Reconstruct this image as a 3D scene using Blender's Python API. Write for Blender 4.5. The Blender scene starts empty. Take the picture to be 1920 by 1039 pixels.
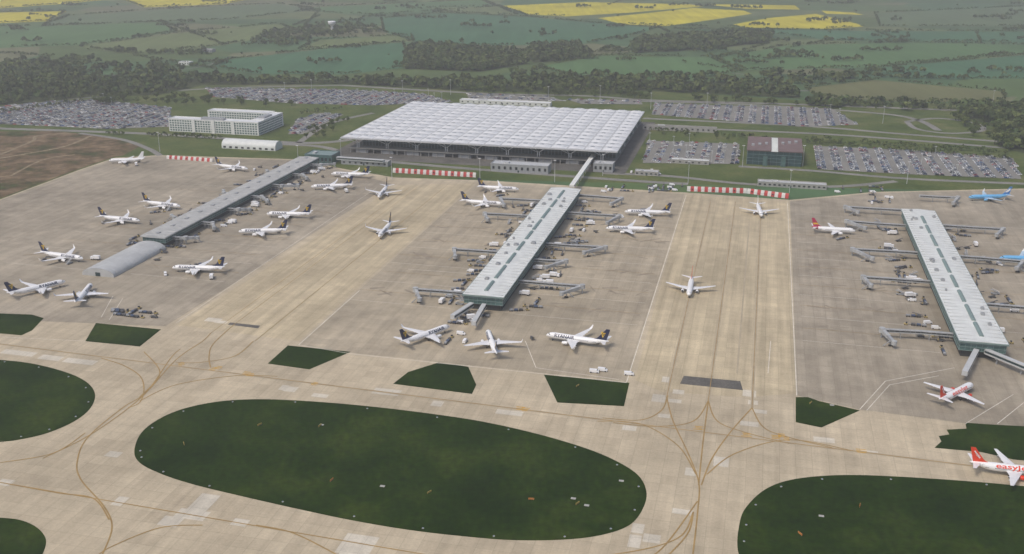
import bpy, bmesh, math, random
import numpy as np
from mathutils import Vector, Matrix
RD=random.Random(11); NR=np.random.default_rng(5)
scn=bpy.context.scene; COL=scn.collection
# ---------------- survey frame -----------------
F=1900.0; CX=960.0; CY=519.5; H=240.0; P=math.radians(19.4); sp,cp=math.sin(P),math.cos(P)
def G(u,v,z=0.0):
    x=(u-CX)/F; y=(v-CY)/F; t=(H-z)/(sp+y*cp)
    return (x*t, t*(cp-y*sp))
AZ=math.radians(13.7); ca,sa=math.cos(AZ),math.sin(AZ)
def toA(p): return (p[0]*ca-p[1]*sa, p[0]*sa+p[1]*ca)
def W(a,b): return (a*ca+b*sa, -a*sa+b*ca)
def GA(u,v,z=0.0): return toA(G(u,v,z))
def lin(c):
    c=c/255.0
    return c/12.92 if c<=0.04045 else ((c+0.055)/1.055)**2.4
def S(r,g,b): return (lin(r),lin(g),lin(b))
# ---------------- materials -----------------
MATS={}
def newmat(name):
    m=bpy.data.materials.new(name); m.use_nodes=True; nt=m.node_tree
    return m,nt,nt.nodes['Principled BSDF']
def node(nt,t,**k):
    n=nt.nodes.new(t)
    for a,b in k.items(): setattr(n,a,b)
    return n
def mul(c,f): return (min(c[0]*f,1),min(c[1]*f,1),min(c[2]*f,1),1)
def mat(name,c,rough=0.7,var=0.15,scale=0.6,metal=0.0):
    if name in MATS: return MATS[name]
    m,nt,b=newmat(name)
    tc=node(nt,'ShaderNodeTexCoord'); n=node(nt,'ShaderNodeTexNoise'); n.inputs['Scale'].default_value=scale; n.inputs['Detail'].default_value=6
    n.inputs['Roughness'].default_value=0.65
    r=node(nt,'ShaderNodeValToRGB'); r.color_ramp.elements[0].position=0.3; r.color_ramp.elements[1].position=0.7
    r.color_ramp.elements[0].color=mul(c,1-var); r.color_ramp.elements[1].color=mul(c,1+var)
    nt.links.new(tc.outputs['Object'],n.inputs['Vector']); nt.links.new(n.outputs['Fac'],r.inputs['Fac']); nt.links.new(r.outputs['Color'],b.inputs['Base Color'])
    b.inputs['Roughness'].default_value=rough; b.inputs['Metallic'].default_value=metal
    MATS[name]=m; return m
def attrmat(name,rough,spec=0.5):
    m,nt,b=newmat(name); a=node(nt,'ShaderNodeAttribute'); a.attribute_name='Col'
    nt.links.new(a.outputs['Color'],b.inputs['Base Color']); b.inputs['Roughness'].default_value=rough
    b.inputs['Specular IOR Level'].default_value=spec
    MATS[name]=m; return m
def concrete(name,c1,c2,dark=0.75,slab=7.5,streak=0.2,stain=0.3):
    m,nt,b=newmat(name); L=nt.links
    tc=node(nt,'ShaderNodeTexCoord'); mp=node(nt,'ShaderNodeMapping'); mp.inputs['Rotation'].default_value=(0,0,AZ)
    L.new(tc.outputs['Object'],mp.inputs['Vector'])
    br=node(nt,'ShaderNodeTexBrick'); br.offset=0.0; br.inputs['Scale'].default_value=1.0
    br.inputs['Brick Width'].default_value=slab; br.inputs['Row Height'].default_value=slab; br.inputs['Mortar Size'].default_value=0.13
    br.inputs['Mortar Smooth'].default_value=0.5
    br.inputs['Color1'].default_value=(*c1,1); br.inputs['Color2'].default_value=(*c2,1); br.inputs['Mortar'].default_value=mul(c1,dark)
    L.new(mp.outputs['Vector'],br.inputs['Vector'])
    def noise(vec,scale,det=8,lo=0.35,hi=0.68,a=0.7,z=1.1,mpx=None):
        src=mp
        if mpx:
            s=node(nt,'ShaderNodeMapping'); s.inputs['Scale'].default_value=mpx; L.new(mp.outputs['Vector'],s.inputs['Vector']); src=s
        n=node(nt,'ShaderNodeTexNoise'); n.inputs['Scale'].default_value=scale; n.inputs['Detail'].default_value=det; n.inputs['Roughness'].default_value=0.62
        L.new(src.outputs['Vector'],n.inputs['Vector'])
        r=node(nt,'ShaderNodeMapRange'); r.inputs['From Min'].default_value=lo; r.inputs['From Max'].default_value=hi; r.inputs['To Min'].default_value=a; r.inputs['To Max'].default_value=z
        L.new(n.outputs['Fac'],r.inputs['Value']); return r.outputs['Result']
    n1=noise(None,0.012,a=1-stain,z=1.08)
    n2=noise(None,0.09,a=1-stain*0.5,z=1.06)
    n3=noise(None,0.05,det=6,a=1-streak,z=1.06,mpx=(3.5,0.12,1))
    n4=noise(None,0.9,det=4,a=0.93,z=1.06)
    n5=noise(None,0.3,det=5,lo=0.28,hi=0.4,a=1-streak*0.5,z=1.0)
    cur=br.outputs['Color']
    for x in (n1,n2,n3,n4,n5):
        v=node(nt,'ShaderNodeVectorMath',operation='SCALE'); L.new(cur,v.inputs[0]); L.new(x,v.inputs['Scale']); cur=v.outputs['Vector']
    L.new(cur,b.inputs['Base Color']); b.inputs['Roughness'].default_value=0.92; b.inputs['Specular IOR Level'].default_value=0.2
    MATS[name]=m; return m
def ground_mat(name,c1,c2,c3,s1=0.02,s2=0.4,rough=1.0,v2=0.2):
    m,nt,b=newmat(name); L=nt.links
    tc=node(nt,'ShaderNodeTexCoord')
    n=node(nt,'ShaderNodeTexNoise'); n.inputs['Scale'].default_value=s1; n.inputs['Detail'].default_value=9; n.inputs['Roughness'].default_value=0.65; L.new(tc.outputs['Object'],n.inputs['Vector'])
    r=node(nt,'ShaderNodeValToRGB'); e=r.color_ramp.elements; e[0].position=0.36; e[0].color=(*c1,1); e[1].position=0.66; e[1].color=(*c3,1)
    k=e.new(0.5); k.color=(*c2,1); L.new(n.outputs['Fac'],r.inputs['Fac'])
    n2=node(nt,'ShaderNodeTexNoise'); n2.inputs['Scale'].default_value=s2; n2.inputs['Detail'].default_value=6; L.new(tc.outputs['Object'],n2.inputs['Vector'])
    mr=node(nt,'ShaderNodeMapRange'); mr.inputs['From Min'].default_value=0.3; mr.inputs['From Max'].default_value=0.7; mr.inputs['To Min'].default_value=1-v2; mr.inputs['To Max'].default_value=1+v2; L.new(n2.outputs['Fac'],mr.inputs['Value'])
    v=node(nt,'ShaderNodeVectorMath',operation='SCALE'); L.new(r.outputs['Color'],v.inputs[0]); L.new(mr.outputs['Result'],v.inputs['Scale']); L.new(v.outputs['Vector'],b.inputs['Base Color'])
    b.inputs['Roughness'].default_value=rough; b.inputs['Specular IOR Level'].default_value=0.1
    MATS[name]=m; return m
def field_mat(name,c,rowang,var=0.18):
    m,nt,b=newmat(name); L=nt.links
    tc=node(nt,'ShaderNodeTexCoord'); mp=node(nt,'ShaderNodeMapping'); mp.inputs['Rotation'].default_value=(0,0,rowang); mp.inputs['Scale'].default_value=(1,0.06,1); L.new(tc.outputs['Object'],mp.inputs['Vector'])
    n=node(nt,'ShaderNodeTexNoise'); n.inputs['Scale'].default_value=0.06; n.inputs['Detail'].default_value=5; L.new(mp.outputs['Vector'],n.inputs['Vector'])
    n2=node(nt,'ShaderNodeTexNoise'); n2.inputs['Scale'].default_value=0.008; n2.inputs['Detail'].default_value=8; L.new(tc.outputs['Object'],n2.inputs['Vector'])
    ad=node(nt,'ShaderNodeMath',operation='ADD'); L.new(n.outputs['Fac'],ad.inputs[0]); L.new(n2.outputs['Fac'],ad.inputs[1])
    mr=node(nt,'ShaderNodeMapRange'); mr.inputs['From Min'].default_value=0.7; mr.inputs['From Max'].default_value=1.3; mr.inputs['To Min'].default_value=1-var; mr.inputs['To Max'].default_value=1+var; L.new(ad.outputs[0],mr.inputs['Value'])
    v=node(nt,'ShaderNodeVectorMath',operation='SCALE'); v.inputs[0].default_value=c; L.new(mr.outputs['Result'],v.inputs['Scale']); L.new(v.outputs['Vector'],b.inputs['Base Color'])
    b.inputs['Roughness'].default_value=1; b.inputs['Specular IOR Level'].default_value=0.1
    MATS[name]=m; return m
# palette
M_APRON=concrete('taxiway_concrete',S(202,188,162),S(192,178,153),slab=7.5,streak=0.15,stain=0.2)
M_STAND=concrete('stand_concrete',S(182,171,152),S(172,161,143),slab=7.5,streak=0.16,stain=0.3)
M_STANDC=concrete('central_stand_concrete',S(190,177,154),S(180,168,147),slab=7.5,streak=0.16,stain=0.27)
M_LANE=concrete('lane_concrete',S(206,191,160),S(196,181,152),slab=7.5,streak=0.24,stain=0.18)
M_PATCH=concrete('new_concrete',S(216,208,191),S(206,198,181),slab=7.5,streak=0.08,stain=0.22)
M_ASPH=ground_mat('asphalt',S(88,86,82),S(100,98,94),S(112,108,102),0.05,0.8)
M_CARPARK=ground_mat('car_park_tarmac',S(122,121,116),S(132,130,125),S(142,139,133),0.03,0.5)
M_GRASS=ground_mat('infield_grass',S(24,42,6),S(34,52,9),S(52,66,20),0.022,0.35,1.0,0.32)
M_LGRASS=ground_mat('verge_grass',S(70,84,42),S(84,96,50),S(104,106,66),0.02,0.3)
M_EARTH=ground_mat('bare_earth',S(66,72,40),S(104,88,66),S(134,116,92),0.028,0.12,1.0,0.35)
M_FLOOR=ground_mat('woodland_floor',S(52,62,36),S(64,72,42),S(78,84,52),0.02,0.2)
M_WHITE=mat('white_paint',(0.85,0.85,0.85),0.35,0.03,0.3)
M_NAVY=mat('navy_paint',(0.012,0.02,0.07),0.35,0.1)
M_YEL=mat('yellow_paint',(0.75,0.5,0.04),0.4,0.05)
M_ORANGE=mat('orange_paint',(0.75,0.06,0.02),0.4,0.06)
M_SKYB=mat('sky_blue_paint',(0.16,0.45,0.76),0.35,0.06)
M_DBLUE=mat('mid_blue_paint',(0.05,0.22,0.55),0.35,0.06)
M_RED=mat('red_paint',(0.45,0.04,0.035),0.6,0.25)
M_FENW=mat('fence_white',(0.62,0.61,0.58),0.6,0.12)
M_MAG=mat('crimson_paint',(0.42,0.02,0.08),0.4,0.1)
M_ALU=mat('wing_grey',(0.74,0.74,0.75),0.4,0.06)
M_DARK=mat('dark_rubber',(0.02,0.02,0.022),0.6,0.2)
M_WIN=mat('dark_window',(0.02,0.025,0.03),0.15,0.2)
M_GREY=mat('grey_metal',(0.33,0.34,0.35),0.5,0.12)
M_LGREY=mat('light_grey_metal',(0.5,0.51,0.51),0.45,0.1,0.2)
M_BRIDGE=mat('bridge_cladding',(0.40,0.41,0.41),0.5,0.2,0.35)
M_ROOF=mat('pier_roof_sheet',(0.66,0.68,0.66),0.6,0.12,0.12)
M_VAULT=mat('vault_roof_sheet',(0.44,0.45,0.45),0.6,0.14,0.12)
M_ROOF2=mat('old_roof_sheet',(0.42,0.42,0.405),0.65,0.18,0.12)
M_TROOF=mat('terminal_roof_sheet',(0.7,0.71,0.72),0.5,0.08,0.1)
M_TJOINT=mat('terminal_roof_gutter',(0.46,0.47,0.48),0.55,0.12,0.1)
M_TSKY=mat('roof_rooflight',(0.24,0.26,0.28),0.3,0.15,0.3)
M_TEAL=mat('teal_glass',(0.08,0.145,0.14),0.12,0.3,0.25)
M_TEALD=mat('dark_teal_glass',(0.025,0.05,0.055),0.1,0.3,0.25)
M_TEALO=mat('office_glass',(0.03,0.07,0.08),0.1,0.35,0.25)
M_TEALF=mat('teal_frame',(0.19,0.26,0.25),0.5,0.1)
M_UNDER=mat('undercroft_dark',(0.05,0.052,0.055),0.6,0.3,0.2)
M_MAROON=mat('maroon_roof',(0.17,0.115,0.11),0.8,0.2,0.15)
M_BEIGE=mat('cream_render',(0.72,0.73,0.7),0.7,0.06,0.3)
M_CONC=mat('concrete_structure',(0.36,0.35,0.33),0.8,0.15,0.3)
M_BARK=mat('bark',(0.07,0.055,0.04),0.9,0.3)
M_LINEY=mat('faded_yellow_line',S(158,130,80),0.9,0.25,0.12)
M_LINEW=mat('faded_white_line',S(216,210,197),0.9,0.25,0.12)
M_RUB=mat('rubber_stain',S(170,157,134),0.95,0.16,0.06)
M_RUBS=mat('oil_stain',S(146,135,118),0.95,0.25,0.15)
M_SIGNO=mat('sign_orange',(0.5,0.2,0.05),0.6,0.1)
M_SIGNY=mat('sign_yellow',(0.45,0.32,0.08),0.6,0.1)
M_LEAF=attrmat('foliage',0.9,0.1)
M_CARP=attrmat('car_paint',0.35)
# ---------------- object helpers -----------------
def setp(o,kind=None,label=None,category=None,group=None):
    if kind: o['kind']=kind
    if label: o['label']=label
    if category: o['category']=category
    if group: o['group']=group
class MB:
    def __init__(s): s.v=[]; s.f=[]; s.m=[]
    def add(s,vs,fs,mi=0):
        o=len(s.v); s.v+=[tuple(x) for x in vs]; s.f+=[tuple(i+o for i in f) for f in fs]; s.m+=[mi]*len(fs)
    def box(s,x0,x1,y0,y1,z0,z1,mi=0):
        vs=[(x0,y0,z0),(x1,y0,z0),(x1,y1,z0),(x0,y1,z0),(x0,y0,z1),(x1,y0,z1),(x1,y1,z1),(x0,y1,z1)]
        s.add(vs,[(3,2,1,0),(4,5,6,7),(0,1,5,4),(1,2,6,5),(2,3,7,6),(3,0,4,7)],mi)
    def rbox(s,cx,cy,ang,lx,ly,z0,z1,mi=0):
        c,n=math.cos(ang),math.sin(ang)
        q=[(-lx/2,-ly/2),(lx/2,-ly/2),(lx/2,ly/2),(-lx/2,ly/2)]; q=[(cx+x*c-y*n,cy+x*n+y*c) for x,y in q]
        s.add([(x,y,z0) for x,y in q]+[(x,y,z1) for x,y in q],[(3,2,1,0),(4,5,6,7),(0,1,5,4),(1,2,6,5),(2,3,7,6),(3,0,4,7)],mi)
    def beam(s,p,q,w,h=None,mi=0):
        h=h or w; p=Vector(p); q=Vector(q); d=(q-p); L=d.length; d.normalize()
        up=Vector((0,0,1)) if abs(d.z)<0.95 else Vector((1,0,0))
        r=d.cross(up).normalized(); u=r.cross(d).normalized()
        vs=[]
        for b in (p,q):
            for a,c in ((-1,-1),(1,-1),(1,1),(-1,1)): vs.append(b+r*a*w/2+u*c*h/2)
        s.add(vs,[(3,2,1,0),(4,5,6,7),(0,1,5,4),(1,2,6,5),(2,3,7,6),(3,0,4,7)],mi)
    def loft(s,rings,mi=0,caps=True,mf=None):
        n=len(rings[0]); o=len(s.v)
        for r in rings: s.v+=[tuple(x) for x in r]
        for i in range(len(rings)-1):
            for j in range(n):
                k=(j+1)%n; s.f.append((o+i*n+j,o+i*n+k,o+(i+1)*n+k,o+(i+1)*n+j)); s.m.append(mf(i,j) if mf else mi)
        if caps:
            s.f.append(tuple(o+j for j in reversed(range(n)))); s.m.append(mi)
            e=o+(len(rings)-1)*n; s.f.append(tuple(e+j for j in range(n))); s.m.append(mi)
    def cyl(s,p,q,r0,r1=None,n=10,mi=0):
        r1=r0 if r1 is None else r1; p=Vector(p); q=Vector(q); d=(q-p).normalized()
        up=Vector((0,0,1)) if abs(d.z)<0.9 else Vector((1,0,0)); a=d.cross(up).normalized(); b=a.cross(d).normalized()
        R=[]
        for c,r in ((p,r0),(q,r1)): R.append([c+(a*math.cos(t)+b*math.sin(t))*r for t in [2*math.pi*i/n for i in range(n)]])
        s.loft(R,mi)
    def mesh(s,name,mats,smooth=False,fix=True):
        me=bpy.data.meshes.new(name); me.from_pydata(s.v,[],s.f)
        for m in mats: me.materials.append(m)
        me.polygons.foreach_set('material_index',s.m)
        if fix:
            bm=bmesh.new(); bm.from_mesh(me); bmesh.ops.recalc_face_normals(bm,faces=bm.faces); bm.to_mesh(me); bm.free()
        if smooth:
            me.polygons.foreach_set('use_smooth',[True]*len(me.polygons))
            me.set_sharp_from_angle(angle=math.radians(smooth if smooth is not True else 40))
        me.update(); return me
def ob(name,me,parent=None,loc=None,rz=0.0):
    o=bpy.data.objects.new(name,me); COL.objects.link(o)
    if parent: o.parent=parent
    if loc is not None: o.location=loc
    if rz: o.rotation_euler=(0,0,rz)
    return o
def root(name,loc,rz,label,category,group=None,me=None):
    o=ob(name,me,None,loc,rz); setp(o,None,label,category,group); return o
def clone(rt,loc,rz,scale=None):
    n=rt.copy(); COL.objects.link(n); n.location=loc; n.rotation_euler=(0,0,rz)
    if scale: n.scale=scale
    def rec(src,dst):
        for c in list(src.children):
            d=c.copy(); d.parent=dst; COL.objects.link(d); rec(c,d)
    rec(rt,n); return n
def smooth_pts(pts,closed,n=8):
    out=[]; N=len(pts); R=range(N if closed else N-1)
    for i in R:
        if closed: p0,p1,p2,p3=[pts[(i+k)%N] for k in (-1,0,1,2)]
        else: p0=pts[max(i-1,0)];p1=pts[i];p2=pts[i+1];p3=pts[min(i+2,N-1)]
        for k in range(n):
            t=k/n; out.append(tuple(0.5*((2*p1[d])+(-p0[d]+p2[d])*t+(2*p0[d]-5*p1[d]+4*p2[d]-p3[d])*t*t+(-p0[d]+3*p1[d]-3*p2[d]+p3[d])*t**3) for d in (0,1)))
    if not closed: out.append(tuple(pts[-1]))
    return out
def sheet(name,pts,z,m,closed_smooth=False,kind='structure'):
    if closed_smooth: pts=smooth_pts(pts,True)
    me=bpy.data.meshes.new(name); me.from_pydata([(p[0],p[1],z) for p in pts],[],[tuple(range(len(pts)))])
    me.materials.append(m)
    if me.polygons[0].normal.z<0:
        me.flip_normals()
    o=ob(name,me); setp(o,kind); return o
def gp(px,z=0): return [G(u,v,z) for u,v in px]
def ribbon(mb,pts,w,z,smooth=True,mi=0):
    if smooth and len(pts)>2: pts=smooth_pts(pts,False,8)
    L=[];R_=[]
    for i,p in enumerate(pts):
        a=pts[max(i-1,0)]; b=pts[min(i+1,len(pts)-1)]; dx,dy=b[0]-a[0],b[1]-a[1]; l=math.hypot(dx,dy) or 1
        nx,ny=-dy/l*w/2,dx/l*w/2; L.append((p[0]+nx,p[1]+ny,z)); R_.append((p[0]-nx,p[1]-ny,z))
    n=len(pts); mb.add(L+R_,[(n+i,n+i+1,i+1,i) for i in range(n-1)],mi)
# ---------------- ground -----------------
def base_ground():
    m,nt,b=newmat('countryside'); L=nt.links
    tc=node(nt,'ShaderNodeTexCoord'); mp=node(nt,'ShaderNodeMapping'); mp.inputs['Rotation'].default_value=(0,0,0.5); mp.inputs['Scale'].default_value=(0.0032,0.0045,1); L.new(tc.outputs['Object'],mp.inputs['Vector'])
    vo=node(nt,'ShaderNodeTexVoronoi'); vo.inputs['Scale'].default_value=1; L.new(mp.outputs['Vector'],vo.inputs['Vector'])
    sep=node(nt,'ShaderNodeSeparateColor'); L.new(vo.outputs['Color'],sep.inputs['Color'])
    r=node(nt,'ShaderNodeValToRGB'); r.color_ramp.interpolation='CONSTANT'; e=r.color_ramp.elements
    cols=[S(88,108,66),S(80,106,72),S(104,114,76),S(86,102,62),S(110,112,82),S(78,100,66)]
    e[0].position=0; e[0].color=(*cols[0],1); e[1].position=0.18; e[1].color=(*cols[1],1)
    for i,pz in enumerate((0.38,0.55,0.72,0.82)): k=e.new(pz); k.color=(*cols[i+2],1)
    L.new(sep.outputs[0],r.inputs['Fac'])
    n=node(nt,'ShaderNodeTexNoise'); n.inputs['Scale'].default_value=0.02; n.inputs['Detail'].default_value=9; L.new(tc.outputs['Object'],n.inputs['Vector'])
    mr=node(nt,'ShaderNodeMapRange'); mr.inputs['From Min'].default_value=0.3; mr.inputs['From Max'].default_value=0.7; mr.inputs['To Min'].default_value=0.78; mr.inputs['To Max'].default_value=1.18; L.new(n.outputs['Fac'],mr.inputs['Value'])
    v=node(nt,'ShaderNodeVectorMath',operation='SCALE'); L.new(r.outputs['Color'],v.inputs[0]); L.new(mr.outputs['Result'],v.inputs['Scale']); L.new(v.outputs['Vector'],b.inputs['Base Color'])
    b.inputs['Roughness'].default_value=1; b.inputs['Specular IOR Level'].default_value=0.1
    sheet('ground',[(-15000,-4000),(15000,-4000),(15000,20000),(-15000,20000)],0,m)
base_ground()
sheet('airport_verge_ground',gp([(-400,205),(200,178),(380,160),(900,165),(1250,172),(1500,188),(2300,205),(2300,420),(1900,360),(600,330),(-400,420)]),0.02,M_LGRASS)
sheet('apron',gp([(-900,480),(0,374),(150,318),(215,296),(300,291),(560,299),(640,316),(740,333),(900,338),(1285,361),(1480,375),(1640,360),(2300,345),(2600,700),(2100,1500),(-400,1500),(-1200,1200)]),0.04,M_APRON)
sheet('stand_pavement',gp([(-700,540),(0,376),(150,320),(215,298),(300,293),(560,301),(640,318),(735,345),(310,612),(-350,585)]),0.06,M_STAND)
sheet('stand_pavement',gp([(560,647),(896,342),(1283,364),(1175,716),(660,662)]),0.06,M_STANDC)
sheet('stand_pavement',gp([(1495,742),(1481,378),(1640,362),(2290,348),(2500,760),(2060,830),(1780,790),(1612,768)]),0.06,M_STAND)
sheet('taxilane',gp([(1190,712),(1285,366),(1480,378),(1493,738),(1400,745),(1240,735)]),0.06,M_LANE)
sheet('taxilane',gp([(330,610),(748,347),(890,344),(560,640)]),0.06,M_LANE)
ISL=dict(
A=[(252,845),(265,812),(300,785),(350,765),(420,752),(500,749),(600,754),(700,763),(800,775),(900,790),(1000,812),(1090,838),(1150,862),(1195,890),(1212,922),(1205,955),(1180,985),(1130,1003),(1060,1012),(960,1013),(860,1005),(760,993),(660,976),(560,955),(450,930),(360,908),(300,888),(262,868)],
B=[(-60,672),(0,675),(60,682),(120,697),(160,715),(178,738),(170,765),(140,790),(90,812),(40,824),(0,829),(-100,835),(-180,760),(-130,690)],
C=[(-80,968),(0,971),(40,976),(70,990),(86,1012),(80,1039),(60,1070),(-80,1080)],
D=[(1386,985),(1400,950),(1440,915),(1500,897),(1600,891),(1750,898),(1920,912),(2050,930),(2150,1000),(2000,1120),(1700,1140),(1420,1100),(1385,1039)])
for k,p in ISL.items(): sheet('grass_island',gp(p),0.10,M_GRASS,True)
for p in ([(0,588),(60,590),(82,597),(60,620),(40,629),(-40,622),(-60,595)],[(180,606),(302,618),(262,650),(160,640)],[(540,648),(658,660),(580,693),(502,682)],[(822,680),(878,688),(893,722),(885,739),(737,720),(765,698)],[(1020,703),(1180,718),(1170,762),(1045,755)],[(1492,745),(1515,745),(1535,752),(1612,770),(1540,802),(1492,792)]):
    sheet('grass_island',gp(p),0.10,M_GRASS)
sheet('grass_island',gp([(1810,793),(1870,797),(1930,800),(1990,870),(1900,862),(1840,848),(1752,840),(1765,828),(1760,818),(1780,815),(1775,806),(1812,804)]),0.10,M_GRASS)
sheet('asphalt_patch',gp([(1282,705),(1388,715),(1393,732),(1275,720)]),0.125,M_ASPH)
sheet('asphalt_patch',gp([(432,605),(488,611),(484,616),(427,609)]),0.125,M_ASPH)
# concrete patches
mb=MB()
for i,(u,v,la,lb) in enumerate([(35,662,22,6),(95,671,14,6),(150,678,20,6),(545,730,7,6),(532,727,4,6),(725,735,15,7),(820,757,6,6),(955,774,14,5),(1352,866,7,9),(375,950,9,20),(360,965,14,7),(670,1022,14,14),(655,1035,7,10),(1196,991,5,7),(1190,1015,5,9),(1222,1010,7,6),(1280,960,9,4),(213,852,7,5),(400,600,10,6),(415,604,8,4),(1250,712,5,7),(1272,735,6,5),(1265,752,7,4),(1235,747,7,9),(1245,780,6,4),(1405,738,7,8),(1412,755,5,5),(1425,772,7,4),(1180,803,7,5),(1545,825,10,5),(1405,795,9,5),(1295,885,5,7),(450,980,7,5),(225,940,5,7),(10,905,7,5),(1630,848,8,3),(600,742,9,4),(320,978,9,7)]):
    a,b=GA(u,v); q=[W(a-la/2,b-lb/2),W(a+la/2,b-lb/2),W(a+la/2,b+lb/2),W(a-la/2,b+lb/2)]
    mb.add([(x,y,0.062+0.0008*i) for x,y in q],[(0,1,2,3)])
o=ob('concrete_repair_patches',mb.mesh('concrete_repair_patches',[M_PATCH])); setp(o,'structure')
# markings
Y=MB(); Wt=MB(); RB=MB(); zc=0.13
def ray(p,q,ext0=0,ext1=0):
    p=G(*p);q=G(*q); dx,dy=q[0]-p[0],q[1]-p[1]; l=math.hypot(dx,dy); dx/=l;dy/=l
    return [(p[0]-dx*ext0,p[1]-dy*ext0),(q[0]+dx*ext1,q[1]+dy*ext1)]
yi=[0]
def yl(px,w=0.62): yi[0]+=1; ribbon(Y,gp(px),w,zc+0.0007*yi[0])
def along(u,v,v2,mbx,w,z):
    a,b=GA(u,v); _,b2=GA(u+(1450-u)*(v-v2)/(v+150),v2); ribbon(mbx,[W(a,b),W(a,b2)],w,z,False)
ribbon(RB,ray((460,703),(1640,851),420,300),1.8,0.115,False); ribbon(Y,ray((460,703),(1640,851),420,300),0.55,zc,False)
ribbon(Y,ray((0,905),(560,1000),60,500),0.55,zc,False)
for px in ([(338,655),(320,672),(275,735),(230,765),(165,820),(145,865),(152,900),(195,950),(210,990),(190,1045)],
 [(190,672),(230,685),(262,705),(270,730),(262,755),(240,765)],[(80,860),(170,815),(262,748),(330,675),(380,640),(395,625)],[(0,868),(100,850),(160,812)],
 [(262,752),(330,722),(440,705),(520,706)],[(395,690),(392,670),(400,645),(440,608)],[(330,680),(375,680),(440,668),(475,640)],
 [(480,985),(550,1000),(640,1045)],[(180,1045),(210,1025),(300,990),(380,985)],
 [(1250,745),(1262,790),(1290,850),(1310,905),(1308,960),(1298,1050)],[(1328,752),(1318,830),(1310,910)],[(1410,765),(1370,810),(1335,860),(1315,910)],
 [(1120,790),(1200,795),(1270,835),(1305,890)],[(1600,846),(1480,825),(1380,850),(1325,890)],[(1130,784),(1200,788),(1240,770),(1252,742)],[(1328,752),(1345,790),(1400,812),(1480,832)],
 [(1410,765),(1430,800),(1470,818),(1560,840)],[(1328,752),(1300,790),(1230,800),(1150,793)],[(1300,960),(1290,1000),(1250,1045)],[(1308,940),(1240,1030),(1180,1060)],
 [(270,660),(300,700),(262,745)],[(0,905),(110,925),(175,935),(205,975)],[(960,1050),(1150,1040),(1270,1010),(1300,960)]): yl(px)
for u,v in ((1250,745),(1328,752),(1410,765)):
    along(u,v,378,Y,0.35,zc); along(u,v,378,RB,1.7,0.1)
along(1382,700,420,RB,1.0,0.1)
for u,v in ((395,625),(440,608),(478,640)): along(u,v,352,Y,0.35,zc)
along(1175,716,366,Wt,0.45,zc); along(1494,742,380,Wt,0.45,zc); along(560,647,545,Wt,0.45,zc); along(330,606,352,Wt,0.35,zc)
ribbon(Wt,ray((660,664),(1175,718)),0.45,zc,False)
ribbon(Wt,ray((0,632),(160,640)),0.3,zc,False)
for p,q in (((1612,768),(1660,715)),((1660,715),(1790,690)),((1625,770),(1668,722)),((1668,722),(1760,705)),((1870,795),(1920,755)),((1810,795),(1900,740)),((560,647),(660,664)),((190,595),(212,555)),((205,600),(230,560)),((985,640),(1005,690)),((1005,690),(1160,712)),((765,505),(905,515)),((1440,700),(1445,640))):
    ribbon(Wt,ray(p,q),0.36,zc+0.003,False)
# ---------------- piers: plan positions -----------------
def rect(nl,nr,fl,fr,z):
    n1,n2,f1,f2=[GA(*p,z) for p in (nl,nr,fl,fr)]
    return ((n1[0]+f1[0])/2,(n2[0]+f2[0])/2,(n1[1]+n2[1])/2,(f1[1]+f2[1])/2)
PC=rect((868,553),(950,556),(1030,352),(1088,352),11)
PR=rect((1797,640),(1897,644),(1692,393),(1748,392),11)
PL=rect((272,439),(313,448),(560,292),(590,295),9)
def stands(a0,a1,b0,b1,n):
    for i in range(n+1):
        b=b0+(b1-b0)*i/n; ribbon(Wt,[W(a0,b),W(a1,b)],0.28,zc+0.006,False)
        if i<n:
            bm_=b+(b1-b0)/n/2; ribbon(Y,[W(a0,bm_),W(a1,bm_)],0.3,zc+0.03,False)
            for k in range(5):
                aa=a0+(a1-a0)*RD.uniform(0.1,0.98); ribbon(RB,[W(aa-RD.uniform(2,8),bm_+RD.uniform(-8,8)),W(aa+RD.uniform(2,8),bm_+RD.uniform(-8,8))],RD.uniform(1,3),0.1+0.001*k,False,1)
LB=GA(1230,540)[0]; LC=GA(690,520)[0]; LR=GA(1488,560)[0]; LL=GA(520,470)[0]
stands(LC+4,PC[0]-8,PC[2],PC[3]-8,7); stands(PC[1]+8,LB-4,PC[2],PC[3]-8,7)
stands(LR+4,PR[0]-8,PR[2]+5,PR[3],7); stands(PR[1]+8,PR[1]+75,PR[2],PR[3],6)
stands(PL[1]+8,LL-4,PL[2]-60,PL[3]-20,8); stands(PL[0]-75,PL[0]-8,PL[2]-60,PL[3]-20,8)
for u,v in ((400,692),(340,683),(462,700),(410,690),(470,703),(985,768),(975,766),(1465,817),(1475,823),(1455,820),(1400,816),(1310,803),(1615,846),(590,720)):
    a,b=GA(u,v)
    for k in range(3):
        l=RD.uniform(1.2,2.6); ribbon(Y,[W(a-l,b-1.5+k*1.5),W(a+l,b-1.5+k*1.5)],0.5,zc+0.035,False,1)
o=ob('taxiway_markings',Y.mesh('taxiway_markings',[M_LINEY,mat('orange_ground_mark',S(205,158,52),0.9,0.15)])); setp(o,'structure')
o=ob('apron_markings',Wt.mesh('apron_markings',[M_LINEW])); setp(o,'structure')
o=ob('rubber_marks',RB.mesh('rubber_marks',[M_RUB,M_RUBS])); setp(o,'structure')
sheet('earthworks_ground',gp([(-300,262),(0,247),(100,246),(205,256),(262,275),(230,292),(215,294),(150,316),(0,372),(-400,440)]),0.05,M_EARTH)
mb=MB()
for px,w in (([(-50,305),(40,290),(120,275),(170,255)],4),([(0,290),(60,265),(70,255),(130,250)],4),([(20,330),(80,300),(140,290)],3)): ribbon(mb,gp(px),w,0.07)
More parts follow.
